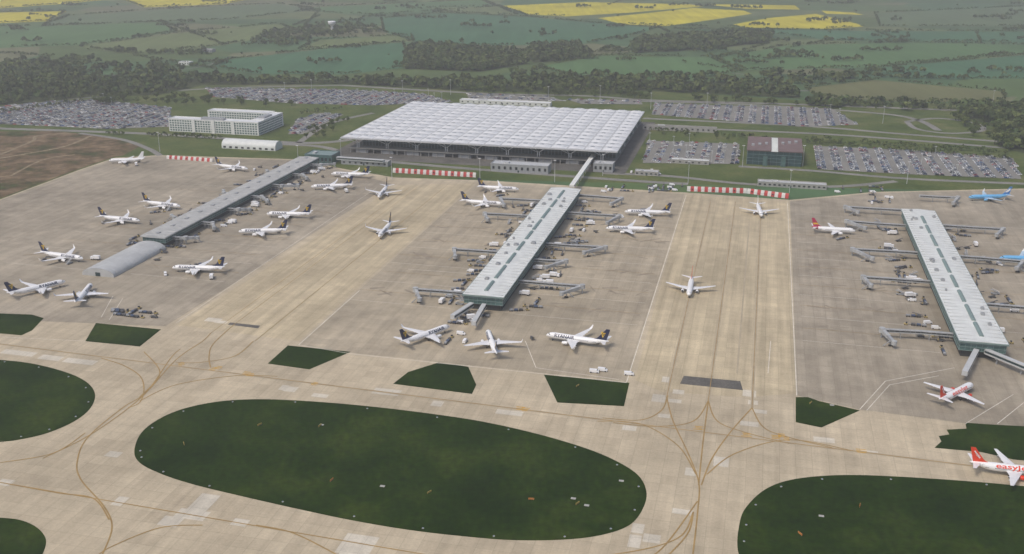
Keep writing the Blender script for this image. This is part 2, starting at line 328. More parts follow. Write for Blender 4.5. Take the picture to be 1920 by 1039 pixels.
o=ob('dirt_track',mb.mesh('dirt_track',[ground_mat('track',S(128,114,92),S(140,126,102),S(154,140,116),0.05,0.2,1.0,0.25)])); setp(o,'structure')
# roads
mb=MB()
for px,w in (([(-200,232),(0,241),(150,246),(320,253),(560,268),(660,262)],11),([(150,250),(230,262),(280,280),(300,292)],7),([(520,270),(600,275),(660,290),(700,300),(900,318),(1200,340),(1290,345)],9),
 ([(1215,238),(1400,245),(1600,255),(1920,280),(2200,300)],9),([(1205,222),(1500,236),(1700,252),(1960,272)],9),([(1200,190),(1400,196),(1640,212),(1720,225),(1760,245)],9),([(640,160),(900,175),(1100,180),(1220,188),(1500,196),(2000,215)],11),([(-100,200),(180,182),(400,166),(640,160)],9),
 ([(1385,312),(1520,320),(1700,335),(1930,345)],8),([(1130,325),(1250,330),(1400,345),(1560,350),(1680,340)],8),([(560,268),(600,240),(640,225),(700,212)],8),([(1500,170),(1700,178),(1930,196)],7),([(1700,228),(1760,222),(1830,232),(1840,245),(1780,250),(1720,242),(1700,228)],7),
 ([(0,150),(200,142),(360,128),(420,112)],4),([(1270,52),(1400,56),(1700,62)],4),([(1285,128),(1400,140)],4)):
    ribbon(mb,gp(px),w,0.06)
o=ob('road',mb.mesh('road',[M_CARPARK])); setp(o,'structure')
# ---------------- fields -----------------
FM={'rape':field_mat('rapeseed',S(194,182,50),0.3,0.25),'green':field_mat('crop_green',S(86,114,72),0.8),'teal':field_mat('crop_blue_green',S(74,108,78),0.2),'olive':field_mat('pasture',S(106,118,76),1.2),'brown':field_mat('fallow',S(106,108,72),0.6),'dull':field_mat('dull_crop',S(96,112,80),0.4)}
FIELDS=[('rape',[(-60,20),(110,8),(240,-4),(60,-10),(-80,-8)]),('rape',[(-60,25),(125,21),(90,40),(-60,46)]),('rape',[(215,-6),(490,-6),(420,8),(270,14)]),
('dull',[(130,30),(330,16),(520,7),(600,18),(420,38),(80,48)]),('green',[(-60,50),(80,50),(300,42),(330,60),(150,85),(-60,92)]),('olive',[(150,88),(335,62),(520,45),(560,58),(420,85),(250,103)]),
('teal',[(430,112),(560,97),(755,80),(762,98),(755,128),(640,140),(470,138),(400,125)]),('olive',[(560,93),(600,75),(770,66),(775,78)]),
('teal',[(715,35),(830,25),(1000,33),(1160,48),(1235,52),(1180,68),(1080,84),(980,85),(800,85),(720,60)]),
('rape',[(940,11),(1100,4),(1290,8),(1320,12),(1180,24),(1060,31),(990,27)]),('rape',[(1120,34),(1220,24),(1300,15),(1395,20),(1410,26),(1330,38),(1250,49),(1170,46)]),('rape',[(1375,46),(1440,34),(1530,26),(1605,44),(1620,50),(1550,54),(1400,52)]),('rape',[(1320,8),(1490,10),(1500,18),(1400,17)]),('rape',[(1540,20),(1600,24),(1620,28),(1550,26)]),
('teal',[(1260,55),(1380,56),(1600,58),(1930,60),(1930,80),(1560,76),(1440,62)]),('green',[(1340,110),(1480,85),(1700,80),(1930,85),(1930,99),(1620,127),(1400,132)]),('teal',[(1640,128),(1930,103),(1930,148),(1700,148),(1600,140)]),
('brown',[(1510,165),(1640,150),(1880,172),(1885,190),(1700,192),(1530,182)]),('green',[(1010,125),(1130,105),(1330,108),(1390,135),(1260,150),(1060,140)]),('dull',[(1640,25),(1930,12),(1930,50),(1650,50)]),('green',[(560,15),(900,0),(930,13),(700,28),(610,24)]),('olive',[(800,15),(930,12),(970,28),(850,24)])]
for i,(k,p) in enumerate(FIELDS): sheet('field',gp(p),0.03+0.004*i,FM[k])
# ---------------- vegetation -----------------
def inpoly(p,poly):
    c=False; n=len(poly); j=n-1
    for i in range(n):
        if ((poly[i][1]>p[1])!=(poly[j][1]>p[1])) and (p[0]<(poly[j][0]-poly[i][0])*(p[1]-poly[i][1])/(poly[j][1]-poly[i][1])+poly[i][0]): c=not c
        j=i
    return c
def scatter(px,area):
    poly=gp(px); xs=[p[0] for p in poly]; ys=[p[1] for p in poly]; n=int((max(xs)-min(xs))*(max(ys)-min(ys))/area); out=[]
    for _ in range(n):
        p=(RD.uniform(min(xs),max(xs)),RD.uniform(min(ys),max(ys)))
        if inpoly(p,poly): out.append(p)
    return out
def leafcloud(cx,cy,cz,rx,rz,n,size,base):
    K=len(cx); T=K*n
    u=NR.normal(size=(T,3)); u/=np.linalg.norm(u,axis=1)[:,None]; u[:,2]=np.where(u[:,2]<-0.3,-u[:,2],u[:,2])
    rr=NR.uniform(0.6,1.08,T); rep=lambda a: np.repeat(a,n)
    c=np.stack([rep(cx)+u[:,0]*rr*rep(rx),rep(cy)+u[:,1]*rr*rep(rx),rep(cz)+u[:,2]*rr*rep(rz)],1)
    nrm=u+NR.normal(size=(T,3))*0.55; nrm/=np.linalg.norm(nrm,axis=1)[:,None]
    t=np.cross(nrm,NR.normal(size=(T,3))); t/=np.linalg.norm(t,axis=1)[:,None]; b=np.cross(nrm,t)
    s=(rep(size)*NR.uniform(0.6,1.3,T))[:,None]
    V=np.stack([c-t*s-b*s*0.7,c+t*s-b*s*0.8,c+t*s*0.8+b*s,c-t*s*0.9+b*s*0.7],1).reshape(-1,3)
    Fc=np.arange(T*4).reshape(-1,4)
    tv=np.repeat(NR.uniform(0.7,1.35,K),n)*NR.uniform(0.7,1.3,T)
    hue=np.repeat(NR.uniform(0,1,K),n)[:,None]
    col=(np.array(base[0])*(1-hue)+np.array(base[1])*hue)*tv[:,None]
    return V,Fc,np.concatenate([col,np.ones((T,1))],1)
def npmesh(name,V,Fc,C,m):
    me=bpy.data.meshes.new(name); n=len(Fc); k=Fc.shape[1]
    me.vertices.add(len(V)); me.vertices.foreach_set('co',V.astype(np.float32).ravel())
    me.loops.add(n*k); me.loops.foreach_set('vertex_index',Fc.astype(np.int32).ravel())
    me.polygons.add(n); me.polygons.foreach_set('loop_start',np.arange(0,n*k,k,dtype=np.int32))
    me.update(calc_edges=True)
    if C is not None:
        at=me.attributes.new('Col','FLOAT_COLOR','FACE'); at.data.foreach_set('color',C.astype(np.float32).ravel())
    me.materials.append(m); me.validate(); return me
LEAFC=(S(66,84,40),S(98,106,58)); LEAFD=(S(64,80,44),S(90,98,56))
def woodobj(name,pts,r,n,base=LEAFC,jit=0.35):
    if not pts: return
    K=len(pts); P_=np.array(pts); sc=NR.uniform(1-jit,1+jit,K)*r
    V,Fc,C=leafcloud(P_[:,0],P_[:,1],sc*1.0,sc,sc*0.95,n,sc*0.36,base)
    o=ob(name,npmesh(name,V,Fc,C,M_LEAF)); setp(o,'stuff','dense hedges and woodland of mixed green trees','trees')
WOODS=[[(-40,155),(120,138),(420,150),(700,150),(1000,150),(1200,165),(1180,178),(860,170),(640,158),(380,160),(300,178),(170,182),(0,198),(-40,200)],
[(760,95),(800,85),(870,90),(980,100),(990,120),(900,135),(760,130)],[(985,100),(1000,87),(1080,85),(1110,100),(1080,112),(1000,118)],[(1180,92),(1195,76),(1400,60),(1450,68),(1440,80),(1300,95),(1190,100)],
[(470,80),(500,62),(640,48),(700,50),(720,62),(600,72),(540,90)],[(0,118),(160,112),(400,138),(420,148),(120,138),(0,150)],[(1500,188),(1700,196),(1930,198),(1930,212),(1700,208),(1500,198)],[(1795,205),(1930,200),(1930,290),(1870,275),(1885,245),(1810,220)],
[(1400,138),(1600,142),(1640,150),(1500,165),(1400,160)],[(960,148),(1060,145),(1400,155),(1500,172),(1500,185),(1240,172),(1000,165)]]
wf=[]
for i,w in enumerate(WOODS):
    if i in (0,1,2,3,7,9): sheet('woodland_floor',gp(w),0.14+0.004*i,M_FLOOR)
    wf+= scatter(w,70 if i in(1,2,3,7) else (280 if i in (5,8,4) else 150))
woodobj('woodland',wf,4.6,34,LEAFD,0.5)
hp=[]
def hedge(p,q,step=3.2,gap=0.04):
    p=G(*p);q=G(*q); L=math.hypot(q[0]-p[0],q[1]-p[1]); n=int(L/step); ph=RD.random()*6
    for i in range(n):
        t=i/max(n,1)
        if math.sin(i*0.11+ph)>0.9 or RD.random()<gap: continue
        hp.append((p[0]+(q[0]-p[0])*t+RD.uniform(-1,1),p[1]+(q[1]-p[1])*t+RD.uniform(-1,1)))
for k,p in FIELDS:
    if k=='rape' and p[0][0]>900: continue
    for i in range(len(p)): hedge(p[i],p[(i+1)%len(p)])
for p,q in (((0,100),(150,110)),((250,105),(430,135)),((300,40),(420,85)),((600,30),(470,80)),((1235,52),(1340,108)),((1110,100),(1180,95)),((1450,80),(1340,110)),((1700,80),(1640,60)),((1830,60),(1840,85)),((900,0),(1000,33)),((560,60),(600,20)),((1170,0),(1140,10)),((1560,76),(1480,90)),((1280,118),(1400,135)),((0,212),(170,190)),((1220,245),(1900,300)),((1510,262),(1920,290)),((640,205),(560,215)),((200,252),(420,262)),((990,28),(1060,31)),((1250,49),(1400,52)),((1180,46),(1250,49)),((1550,54),(1620,50))):
    hedge(p,q)
woodobj('hedgerow',hp,2.2,12,LEAFD,0.55)
st=[]
for _ in range(190):
    u,v=RD.uniform(0,1920),RD.uniform(2,150); st.append(G(u,v))
    if RD.random()<0.6:
        x,y=G(u,v); dr=RD.uniform(-0.5,0.5); n_=RD.randint(4,14)
        for k in range(n_): st.append((x+k*6*math.cos(dr)+RD.uniform(-3,3),y+k*6*math.sin(dr)+RD.uniform(-4,4)))
woodobj('scattered_field_trees',st,3.7,30,LEAFD,0.5)
def crown_mesh(i):
    rd=np.random.default_rng(20+i); K=16
    cx=rd.normal(0,1.7,K); cy=rd.normal(0,1.7,K); cz=rd.uniform(3.2,8.2,K); rx=rd.uniform(1.2,2.1,K)*(1.15-abs(cz-5.2)/9)
    V,Fc,C=leafcloud(cx,cy,cz,rx,rx*0.85,34,np.full(K,0.42),LEAFC); C[:,:3]*=(0.6+0.55*np.clip(np.repeat(cz,34)/8,0,1))[:,None]  # leaf clumps low in the crown coloured darker: shade painted in for volume
    return npmesh('crown',V,Fc,C,M_LEAF)
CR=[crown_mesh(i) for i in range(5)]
mb=MB(); mb.cyl((0,0,0),(0.1,0,3.2),0.3,0.2,8); mb.cyl((0.1,0,3.1),(1.3,0.4,6),0.15,0.05,6); mb.cyl((0.1,0,3.1),(-1.1,0.8,6),0.14,0.05,6); mb.cyl((0.1,0,3.0),(0,-1.2,6.3),0.14,0.05,6); mb.cyl((0.1,0,3.1),(0.1,0,7.4),0.17,0.05,6)
TR=mb.mesh('trunk',[M_BARK])
def tree(x,y,s):
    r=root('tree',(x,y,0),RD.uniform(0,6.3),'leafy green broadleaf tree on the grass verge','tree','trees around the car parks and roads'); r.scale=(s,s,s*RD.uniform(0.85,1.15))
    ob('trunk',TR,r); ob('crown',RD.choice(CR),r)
def trees(px,n,s0=0.8,s1=1.4):
    poly=gp(px); xs=[p[0] for p in poly]; ys=[p[1] for p in poly]; k=0
    while k<n:
        p=(RD.uniform(min(xs),max(xs)),RD.uniform(min(ys),max(ys)))
        if inpoly(p,poly): tree(*p,RD.uniform(s0,s1)); k+=1
trees([(565,262),(580,245),(640,222),(655,228),(600,262)],22,0.5,0.9)
trees([(170,196),(190,180),(240,186),(230,204)],14,1,1.7)
trees([(250,196),(290,182),(560,196),(540,202),(380,198)],34,0.7,1.2)
trees([(1780,215),(1900,220),(1915,290),(1850,280),(1800,250)],40,0.9,1.6)
trees([(1300,185),(1500,192),(1620,205),(1500,203),(1300,192)],30,0.8,1.3)
trees([(870,170),(1220,180),(1220,186),(870,176)],40,0.7,1.3)
trees([(1230,250),(1500,262),(1900,290),(1900,296),(1230,256)],36,0.35,0.7)
# ---------------- cars -----------------
def car_arrays():
    v=[];f=[];g=[]
    def hexa(b,t,z0,z1,flags):
        o=len(v)
        for (x,y) in ((b[0],-b[2]),(b[1],-b[2]),(b[1],b[2]),(b[0],b[2])): v.append((x,y,z0))
        for (x,y) in ((t[0],-t[2]),(t[1],-t[2]),(t[1],t[2]),(t[0],t[2])): v.append((x,y,z1))
        for q,fl in zip([(4,5,6,7),(0,1,5,4),(1,2,6,5),(2,3,7,6),(3,0,4,7)],flags): f.append([i+o for i in q]); g.append(fl)
    hexa((-2.1,2.1,0.86),(-2.05,1.95,0.84),0.28,0.88,[0,0,0,0,0])
    hexa((-1.75,1.05,0.8),(-1.35,0.45,0.66),0.88,1.45,[0,1,1,1,1])
    return np.array(v),np.array(f),np.array(g)
CV,CF,CG=car_arrays()
PAINT=[(0.6,0.61,0.62),(0.68,0.69,0.7),(0.32,0.33,0.35),(0.03,0.03,0.035),(0.02,0.04,0.12),(0.36,0.02,0.02),(0.14,0.15,0.17),(0.05,0.13,0.32),(0.82,0.82,0.82),(0.48,0.48,0.46)]
PW=[6,5,4,5,4,3,3,3,5,2]
def car_mesh(c):
    mb=MB()
    mb.add([tuple(p) for p in CV],[tuple(int(i) for i in q) for q in CF],0)
    mb.m=[int(g) for g in CG]
    for x in(-1.3,1.3):
        for y in(-0.82,0.82): mb.cyl((x,y-0.1,0.32),(x,y+0.1,0.32),0.32,None,8,2)
    mb.box(2.02,2.12,-0.75,-0.45,0.55,0.72,3); mb.box(2.02,2.12,0.45,0.75,0.55,0.72,3)
    return mb.mesh('car_body',[c,M_WIN,M_DARK,M_LGREY],fix=False)
NAMES=['silver','silver','grey','black','navy','red','charcoal','blue','white','pewter']
CM=[car_mesh(mat('car_paint_%s_%d'%(NAMES[i],i),PAINT[i],0.3,0.03)) for i in range(10)]
CPS=[[(1525,274),(1700,281),(1900,297),(1915,336),(1700,327),(1535,318)],[(1215,264),(1387,270),(1382,308),(1205,306)],[(1228,194),(1560,204),(1610,234),(1500,238),(1222,215)],
[(385,165),(640,168),(790,176),(850,191),(700,198),(545,194),(400,182)],[(-60,205),(100,190),(170,187),(320,202),(318,238),(200,242),(-60,230)],[(556,225),(600,212),(645,215),(570,252),(540,252)],[(875,176),(1030,181),(1060,190),(880,188)],[(1060,186),(1200,188),(1205,196),(1090,195)]]
slots=[]
for ci,px in enumerate(CPS):
    sheet('car_park',gp(px),0.2,M_CARPARK)
    A_=[toA(p) for p in gp(px)]; a0=min(p[0] for p in A_);a1=max(p[0] for p in A_);b0=min(p[1] for p in A_);b1=max(p[1] for p in A_)
    occ=[0.93,0.5,0.9,0.93,0.93,0.85,0.45,0.5][ci]
    a=a0+2; row=0
    while a<a1:
        b=b0
        while b<b1:
            seg=math.sin(b*0.07+ci)>-0.97
            if seg and RD.random()<occ and inpoly((a,b),A_):
                x,y=W(a,b); slots.append((x,y,-AZ+(0 if RD.random()<0.6 else math.pi)+RD.uniform(-0.04,0.04)))
            b+=2.6
        row+=1; a+= 4.9 if row%2 else 11.2
slots.sort(key=lambda s:s[0]**2+s[1]**2)
vis=[s for s in slots if abs(math.atan2(s[0],s[1]))<0.47]
near=vis[:290]; ns=set(near); rest=[s for s in slots if s not in ns]
for x,y,r in near:
    i=RD.choices(range(10),PW)[0]
    o=ob('parked_car',CM[i],None,(x,y,0.2),r); setp(o,None,'%s hatchback parked on the tarmac car park'%NAMES[i],'car','cars parked in the car parks')
K=len(rest); Rr=np.array(rest); c,s_=np.cos(Rr[:,2]),np.sin(Rr[:,2])
X=CV[None,:,0]*c[:,None]-CV[None,:,1]*s_[:,None]+Rr[:,0,None]; Yy=CV[None,:,0]*s_[:,None]+CV[None,:,1]*c[:,None]+Rr[:,1,None]; Z=np.repeat((CV[:,2]*1.0+0.2)[None],K,0)
V=np.stack([X,Yy,Z],2).reshape(-1,3); Fc=(CF[None]+np.arange(K)[:,None,None]*len(CV)).reshape(-1,4)
pc=np.array(PAINT)[NR.choice(10,K,p=np.array(PW)/sum(PW))]; C=np.where(CG[None,:,None]==0,pc[:,None,:],np.array([0.02,0.025,0.03])); C=np.concatenate([C,np.ones((K,len(CF),1))],2).reshape(-1,4)
o=ob('parked_cars_mass',npmesh('parked_cars_mass',V,Fc,C,M_CARP)); setp(o,'stuff','rows of parked cars in many colours','cars')
# ---------------- aircraft -----------------
def ring(x,r,zc,n=16,ry=None): return [(x,(ry or r)*math.cos(2*math.pi*j/n),zc+r*math.sin(2*math.pi*j/n)) for j in range(n)]
def foil(x,ch,y,z,t,vert=False):
    pr=[(0,0),(0.08,0.6),(0.35,1),(0.7,0.6),(1,0.05),(0.7,-0.35),(0.35,-0.6),(0.08,-0.4)]
    if vert: return [(x-c*ch,y+h*t/2,z) for c,h in [(0,0),(0.08,0.6),(0.35,1),(0.7,0.6),(1,0.05),(1,-0.05),(0.7,-0.6),(0.35,-1),(0.08,-0.6)]]
    return [(x-c*ch,y,z+h*t/2) for c,h in pr]
def textmesh(txt,width,height,bold=0.02):
    cu=bpy.data.curves.new('t','FONT'); cu.body=txt; cu.size=1; cu.offset=bold; cu.resolution_u=3
    o=bpy.data.objects.new('t',cu); COL.objects.link(o); bpy.context.view_layer.update()
    me=bpy.data.meshes.new_from_object(o.evaluated_get(bpy.context.evaluated_depsgraph_get())); bpy.data.objects.remove(o)
    xs=[v.co.x for v in me.vertices]; ys=[v.co.y for v in me.vertices]; x0,x1,y0,y1=min(xs),max(xs),min(ys),max(ys)
    for v in me.vertices: v.co.x=((v.co.x-x0)/(x1-x0)-0.5)*width; v.co.y=((v.co.y-y0)/(y1-y0)-0.5)*height; v.co.z=0
    bm=bmesh.new(); bm.from_mesh(me); k=-height/2+0.3
    while k<height/2:
        bmesh.ops.bisect_plane(bm,geom=bm.verts[:]+bm.edges[:]+bm.faces[:],plane_co=(0,k,0),plane_no=(0,1,0)); k+=0.3
    bm.to_mesh(me); bm.free(); return me
def wraptext(txt,w,h,x0,phi0,Rr,zc,side,m,bold=0.02):
    me=textmesh(txt,w,h,bold)
    for v in me.vertices:
        tx,ty=v.co.x,v.co.y; ph=phi0+ty/Rr
        if side<0: v.co=(x0+tx,-Rr*math.cos(ph),zc+Rr*math.sin(ph))
        else: v.co=(x0-tx,Rr*math.cos(ph),zc+Rr*math.sin(ph))
    me.materials.clear(); me.materials.append(m); return me
STN=[(0,.08,-.5),(.5,.62,-.42),(1.3,1.12,-.27),(2.6,1.55,-.1),(4.2,1.82,0),(6,1.9,0),(27,1.9,0),(30,1.72,.18),(33.5,1.25,.6),(36.5,.75,1.0),(38.6,.38,1.3),(39.4,.15,1.4)]
def aircraft(spec):
    sx=spec['L']/39.5; X0=spec['L']/2; zc=3.45; rr=spec.get('r',1.0)
    rt=root('airliner',(0,0,0),0,spec['label'],'aeroplane','airliners on the apron')
    body=spec['body']; belly=spec.get('belly',body)
    mb=MB(); rings=[ring(X0-x*sx,r*rr,zc+z) for x,r,z in STN]
    mb.loft(rings,0,True,lambda i,j: 1 if j in (11,12) and i>2 else (2 if spec.get('aft') and i>=8 else 0))
    fus=ob('fuselage',mb.mesh('fuselage',[body,belly,spec.get('aft') or body],40),rt)
    mb=MB()
    for s in (-1,1):
        mb.add([(X0-1.55*sx,s*0.12,zc+0.98),(X0-1.75*sx,s*0.9,zc+0.80),(X0-2.3*sx,s*0.95,zc+1.12),(X0-2.2*sx,s*0.12,zc+1.33)],[(0,1,2,3)])
        mb.add([(X0-1.85*sx,s*1.02,zc+0.72),(X0-2.9*sx,s*1.55,zc+0.45),(X0-3.0*sx,s*1.4,zc+0.85),(X0-2.35*sx,s*1.08,zc+1.04)],[(0,1,2,3)])
    ob('cockpit_window',mb.mesh('cockpit_window',[M_WIN],fix=False),fus)
    for s in (-1,1):
        mb=MB(); x=5.5; vs=[]; fs=[]
        while x<31.5:
            r=1.92*rr if x<27 else 1.72*rr; k=len(vs)
            for xx in (X0-x*sx,X0-x*sx-0.26):
                for p_ in (0.02,0.03,0.16): vs.append((xx,s*r*math.cos(p_),zc+r*math.sin(p_)))
            fs+=[(k,k+3,k+4,k+1),(k+1,k+4,k+5,k+2)]
            if k: fs.append((k-3,k,k+1,k-2))
            x+=0.52
        mb.add(vs,fs); ob('cabin_window_row',mb.mesh('cabin_window_row',[M_WIN],fix=False),fus)
    for x in (4.9,32.3):
        for s in (-1,1):
            mb=MB(); r=(1.93 if x<10 else 1.48)*rr; zo=0 if x<10 else 0.45
            for p0,p1,xa,xb in ((-0.35,0.62,0,0.07),(-0.35,0.62,0.85,0.92),(0.6,0.64,0.07,0.85)):
                mb.add([(X0-x*sx-xa,s*r*math.cos(p0),zc+zo+r*math.sin(p0)),(X0-x*sx-xb,s*r*math.cos(p0),zc+zo+r*math.sin(p0)),(X0-x*sx-xb,s*r*math.cos(p1),zc+zo+r*math.sin(p1)),(X0-x*sx-xa,s*r*math.cos(p1),zc+zo+r*math.sin(p1))],[(0,1,2,3)])
            ob('door',mb.mesh('door',[M_GREY],fix=False),fus)
    for s in (-1,1):
        mb=MB(); mb.loft([foil(X0-13.0*sx,8.6*sx,s*0.8,2.55,1.1),foil(X0-13.8*sx,7.6*sx,s*1.9,2.6,0.95),foil(X0-15.9*sx,5.2*sx,s*5.8,2.95,0.6),foil(X0-21.8*sx,1.7*sx,s*16.9,3.95,0.22)],0)
        for yy in (3.6,7.6,11.3):
            xx=X0-(15+ (yy-5)*0.52+ (5.2-(yy-5)*0.28))*sx; mb.cyl((xx+1.6,s*yy,2.62+yy*0.06),(xx-1.3,s*yy,2.66+yy*0.07),0.24,0.1,6)
        wg=ob('wing',mb.mesh('wing',[spec.get('wing') or M_ALU],30),rt)
        if spec.get('winglet',True):
            mb=MB(); mb.loft([foil(X0-21.8*sx,1.7*sx,s*16.9,3.95,0.2),foil(X0-22.4*sx,1.45*sx,s*17.35,4.5,0.16),foil(X0-23.7*sx,0.6*sx,s*17.8,6.4,0.08)],0)
            ob('winglet',mb.mesh('winglet',[spec.get('wl') or M_WHITE],30),wg)
        mb=MB(); mb.loft([foil(X0-33.6*sx,4.2*sx,s*0.3,4.75,0.45),foil(X0-37.7*sx,1.5*sx,s*7.1,5.35,0.14)],0)
        ob('tailplane',mb.mesh('tailplane',[M_ALU],30),rt)
        mb=MB(); ex=X0-11.9*sx
        def er(x,r,z=1.75): return [(ex-x,s*4.9+r*math.cos(2*math.pi*j/14),z+r*math.sin(2*math.pi*j/14)) for j in range(14)]
        mb.loft([er(.9,.5),er(.25,.72),er(0,.82),er(.4,.95),er(1.8,1.0),er(3.2,.78),er(3.21,.55)],0,True,lambda i,j:1 if i<1 else (2 if i==1 else 0)); mb.m[-2]=1
        mb.cyl((ex-3.1,s*4.9,1.75),(ex-4.1,s*4.9,1.75),0.45,0.18,10,2)
        mb.box(ex-4.3,ex-1.0,s*4.9-0.15,s*4.9+0.15,2.4,2.98,0)
        ob('engine',mb.mesh('engine',[spec.get('eng') or M_WHITE,M_DARK,M_GREY],40),rt)
    mb=MB(); fm=spec['fin']; mb.loft([foil(X0-28.5*sx,9.3*sx,0,5.0,0.3,True),foil(X0-31.6*sx,6.4*sx,0,5.75,0.5,True),foil(X0-32.8*sx,5.5*sx,0,6.6,0.46,True),foil(X0-37.6*sx,2.4*sx,0,12.3,0.22,True)],0)
    fin=ob('fin',mb.mesh('fin',[fm],30),rt)
    def finmark(polys,m,name):
        mb=MB()
        for s in (-1,1):
            for pg in polys:
                vs=[(X0-x*sx, s*(0.30-(z-6)*0.018),z) for x,z in pg]; mb.add(vs,[tuple(range(len(vs)))])
        ob(name,mb.mesh(name,[m],fix=False),fin)
    if spec['mark']=='harp':
        pol=[[(34.6,9.9),(34.9,10.3),(36.0,9.6),(37.2,9.9),(37.3,9.4),(36.1,9.1)],[(34.6,9.9),(35.0,9.9),(35.7,7.1),(35.3,6.9)],[(37.3,9.6),(37.0,9.3),(35.4,6.9),(35.7,6.7)]]
        for k in range(3): pol.append([(35.4+k*0.42,9.3),(35.58+k*0.42,9.3),(35.72+k*0.3,7.5+k*0.55),(35.6+k*0.3,7.5+k*0.55)])
        finmark(pol,M_YEL,'harp_emblem')
    if spec['mark']=='stripe': finmark([[(33.3,7),(38,7),(38.3,8.3),(34.4,8.3)]],M_YEL,'fin_stripe')
    if spec['mark']=='wave': finmark([[(34,8),(37,10.5),(38.5,10.5),(38.2,9),(36,7.2),(33.6,7.2)]],M_WHITE,'fin_wave')
    if spec['mark']=='text':
        for s in (-1,1):
            me=textmesh('easyJet',4.6,1.3,0.03); ang=math.radians(52)
            for v in me.vertices:
                tx,ty=v.co.x,v.co.y
                if s>0: w=tx*math.sin(ang)+ty*math.cos(ang); u=-tx*math.cos(ang)+ty*math.sin(ang)
                else: u=tx*math.cos(ang)+ty*math.sin(ang); w=-tx*math.sin(ang)+ty*math.cos(ang)
                v.co=(X0-36.3*sx+u,s*0.34,8.9+w)
            me.materials.clear(); me.materials.append(M_WHITE); ob('fin_lettering',me,fin)
    if spec.get('text'):
        for s in (-1,1):
            tw=spec['tw']; me=wraptext(spec['text'],tw,spec['th'],X0-spec.get('t0',5.9)*sx-tw/2,spec.get('phi',0.52),1.94*rr,zc,s,spec['tc'],spec.get('bold',0.03)); ob('fuselage_lettering',me,fus)
    def gear(x,ys,r):
        mb=MB(); mb.cyl((x,sum(ys)/2,r),(x,sum(ys)/2,2.2),0.14,None,8,1)
        for y in ys: mb.cyl((x,y-0.17,r),(x,y+0.17,r),r,None,12,0)
        mb.cyl((x,ys[0],r),(x,ys[1],r),0.1,None,6,1)
        ob('landing_gear',mb.mesh('landing_gear',[M_DARK,M_GREY],40),rt)
    gear(X0-4.2*sx,(-0.28,0.28),0.36)
    gear(X0-19.8*sx,(2.5,3.2),0.55); gear(X0-19.8*sx,(-3.2,-2.5),0.55)
    return rt
SP={'r':dict(L=39.5,body=M_WHITE,belly=M_NAVY,fin=M_NAVY,mark='harp',text='RYANAIR',tw=12.5,th=2.1,tc=M_NAVY,wl=M_WHITE,label='white jet airliner with navy tail fin and yellow harp emblem'),
 'e':dict(L=34.5,r=1.04,body=M_WHITE,fin=M_ORANGE,mark='text',text='easyJet',tw=15,th=3.0,phi=0.62,t0=9.5,tc=M_ORANGE,bold=0.015,winglet=False,eng=M_ORANGE,label='white jet airliner with orange tail fin and orange lettering'),
 'g':dict(L=34.5,r=1.04,body=M_WHITE,aft=M_MAG,fin=M_MAG,mark='stripe',text=None,winglet=False,label='white jet airliner with crimson and yellow tail'),
 't':dict(L=39.5,body=M_SKYB,belly=M_SKYB,fin=M_DBLUE,wing=mat('pale_blue_wing',(0.45,0.58,0.7),0.4,0.06),eng=M_SKYB,mark='wave',text=None,label='light blue jet airliner parked beside the pier'),
 'w':dict(L=36.5,body=M_WHITE,fin=M_WHITE,mark='',text=None,winglet=False,label='plain white jet airliner on the apron'),
 'v':dict(L=34.5,r=1.04,body=M_WHITE,fin=M_ORANGE,mark='',text=None,winglet=False,label='white jet airliner with orange-red fin taxiing along the lane')}
TPL={}
PLN=[('w',(213,301),(262,298),1),('r',(466,317),(403,308),1),('r',(624,326),(690,326),1),('r',(590,350),(655,346),1),('r',(706,374),(730,343),0),('r',(706,449),(738,410),0),('r',(338,387),(268,377),1),('r',(260,414),(188,405),1),
('r',(507,401),(577,400),1),('r',(457,434),(530,430),1),('r',(155,485),(76,472),1),('r',(333,502),(412,501),1),('r',(121,528),(14,550),0),('r',(172,533),(140,568),0),('r',(970,355),(899,349),1),('r',(942,383),(867,375),1),('r',(1176,397),(1253,397),1),('r',(1140,428),(1223,428),1),
('w',(1429,407),(1419,379),0),('v',(1291,556),(1298,516),0),('g',(1600,433),(1525,426),1),('t',(1818,370),(1893,366),1),('t',(1880,484),(1972,484),1),('r',(842,612),(752,641),0),('r',(913,617),(933,668),0),('r',(1027,628),(1139,641),1),('e',(1827,719),(1756,752),0),('e',(1956,886),(1830,868),0)]
PPOS=[]
for k,n,t,pk in PLN:
    N=G(*n,3.2); T=G(*t,4.5); cx,cy=(N[0]+T[0])/2,(N[1]+T[1])/2; hd=math.atan2(N[1]-T[1],N[0]-T[0]); 
    if pk: PPOS.append((cx,cy,hd,SP[k]['L']))
    if k not in TPL: TPL[k]=aircraft(SP[k]); TPL[k].location=(cx,cy,0.12); TPL[k].rotation_euler=(0,0,hd)
    else: clone(TPL[k],(cx,cy,0.12),hd)
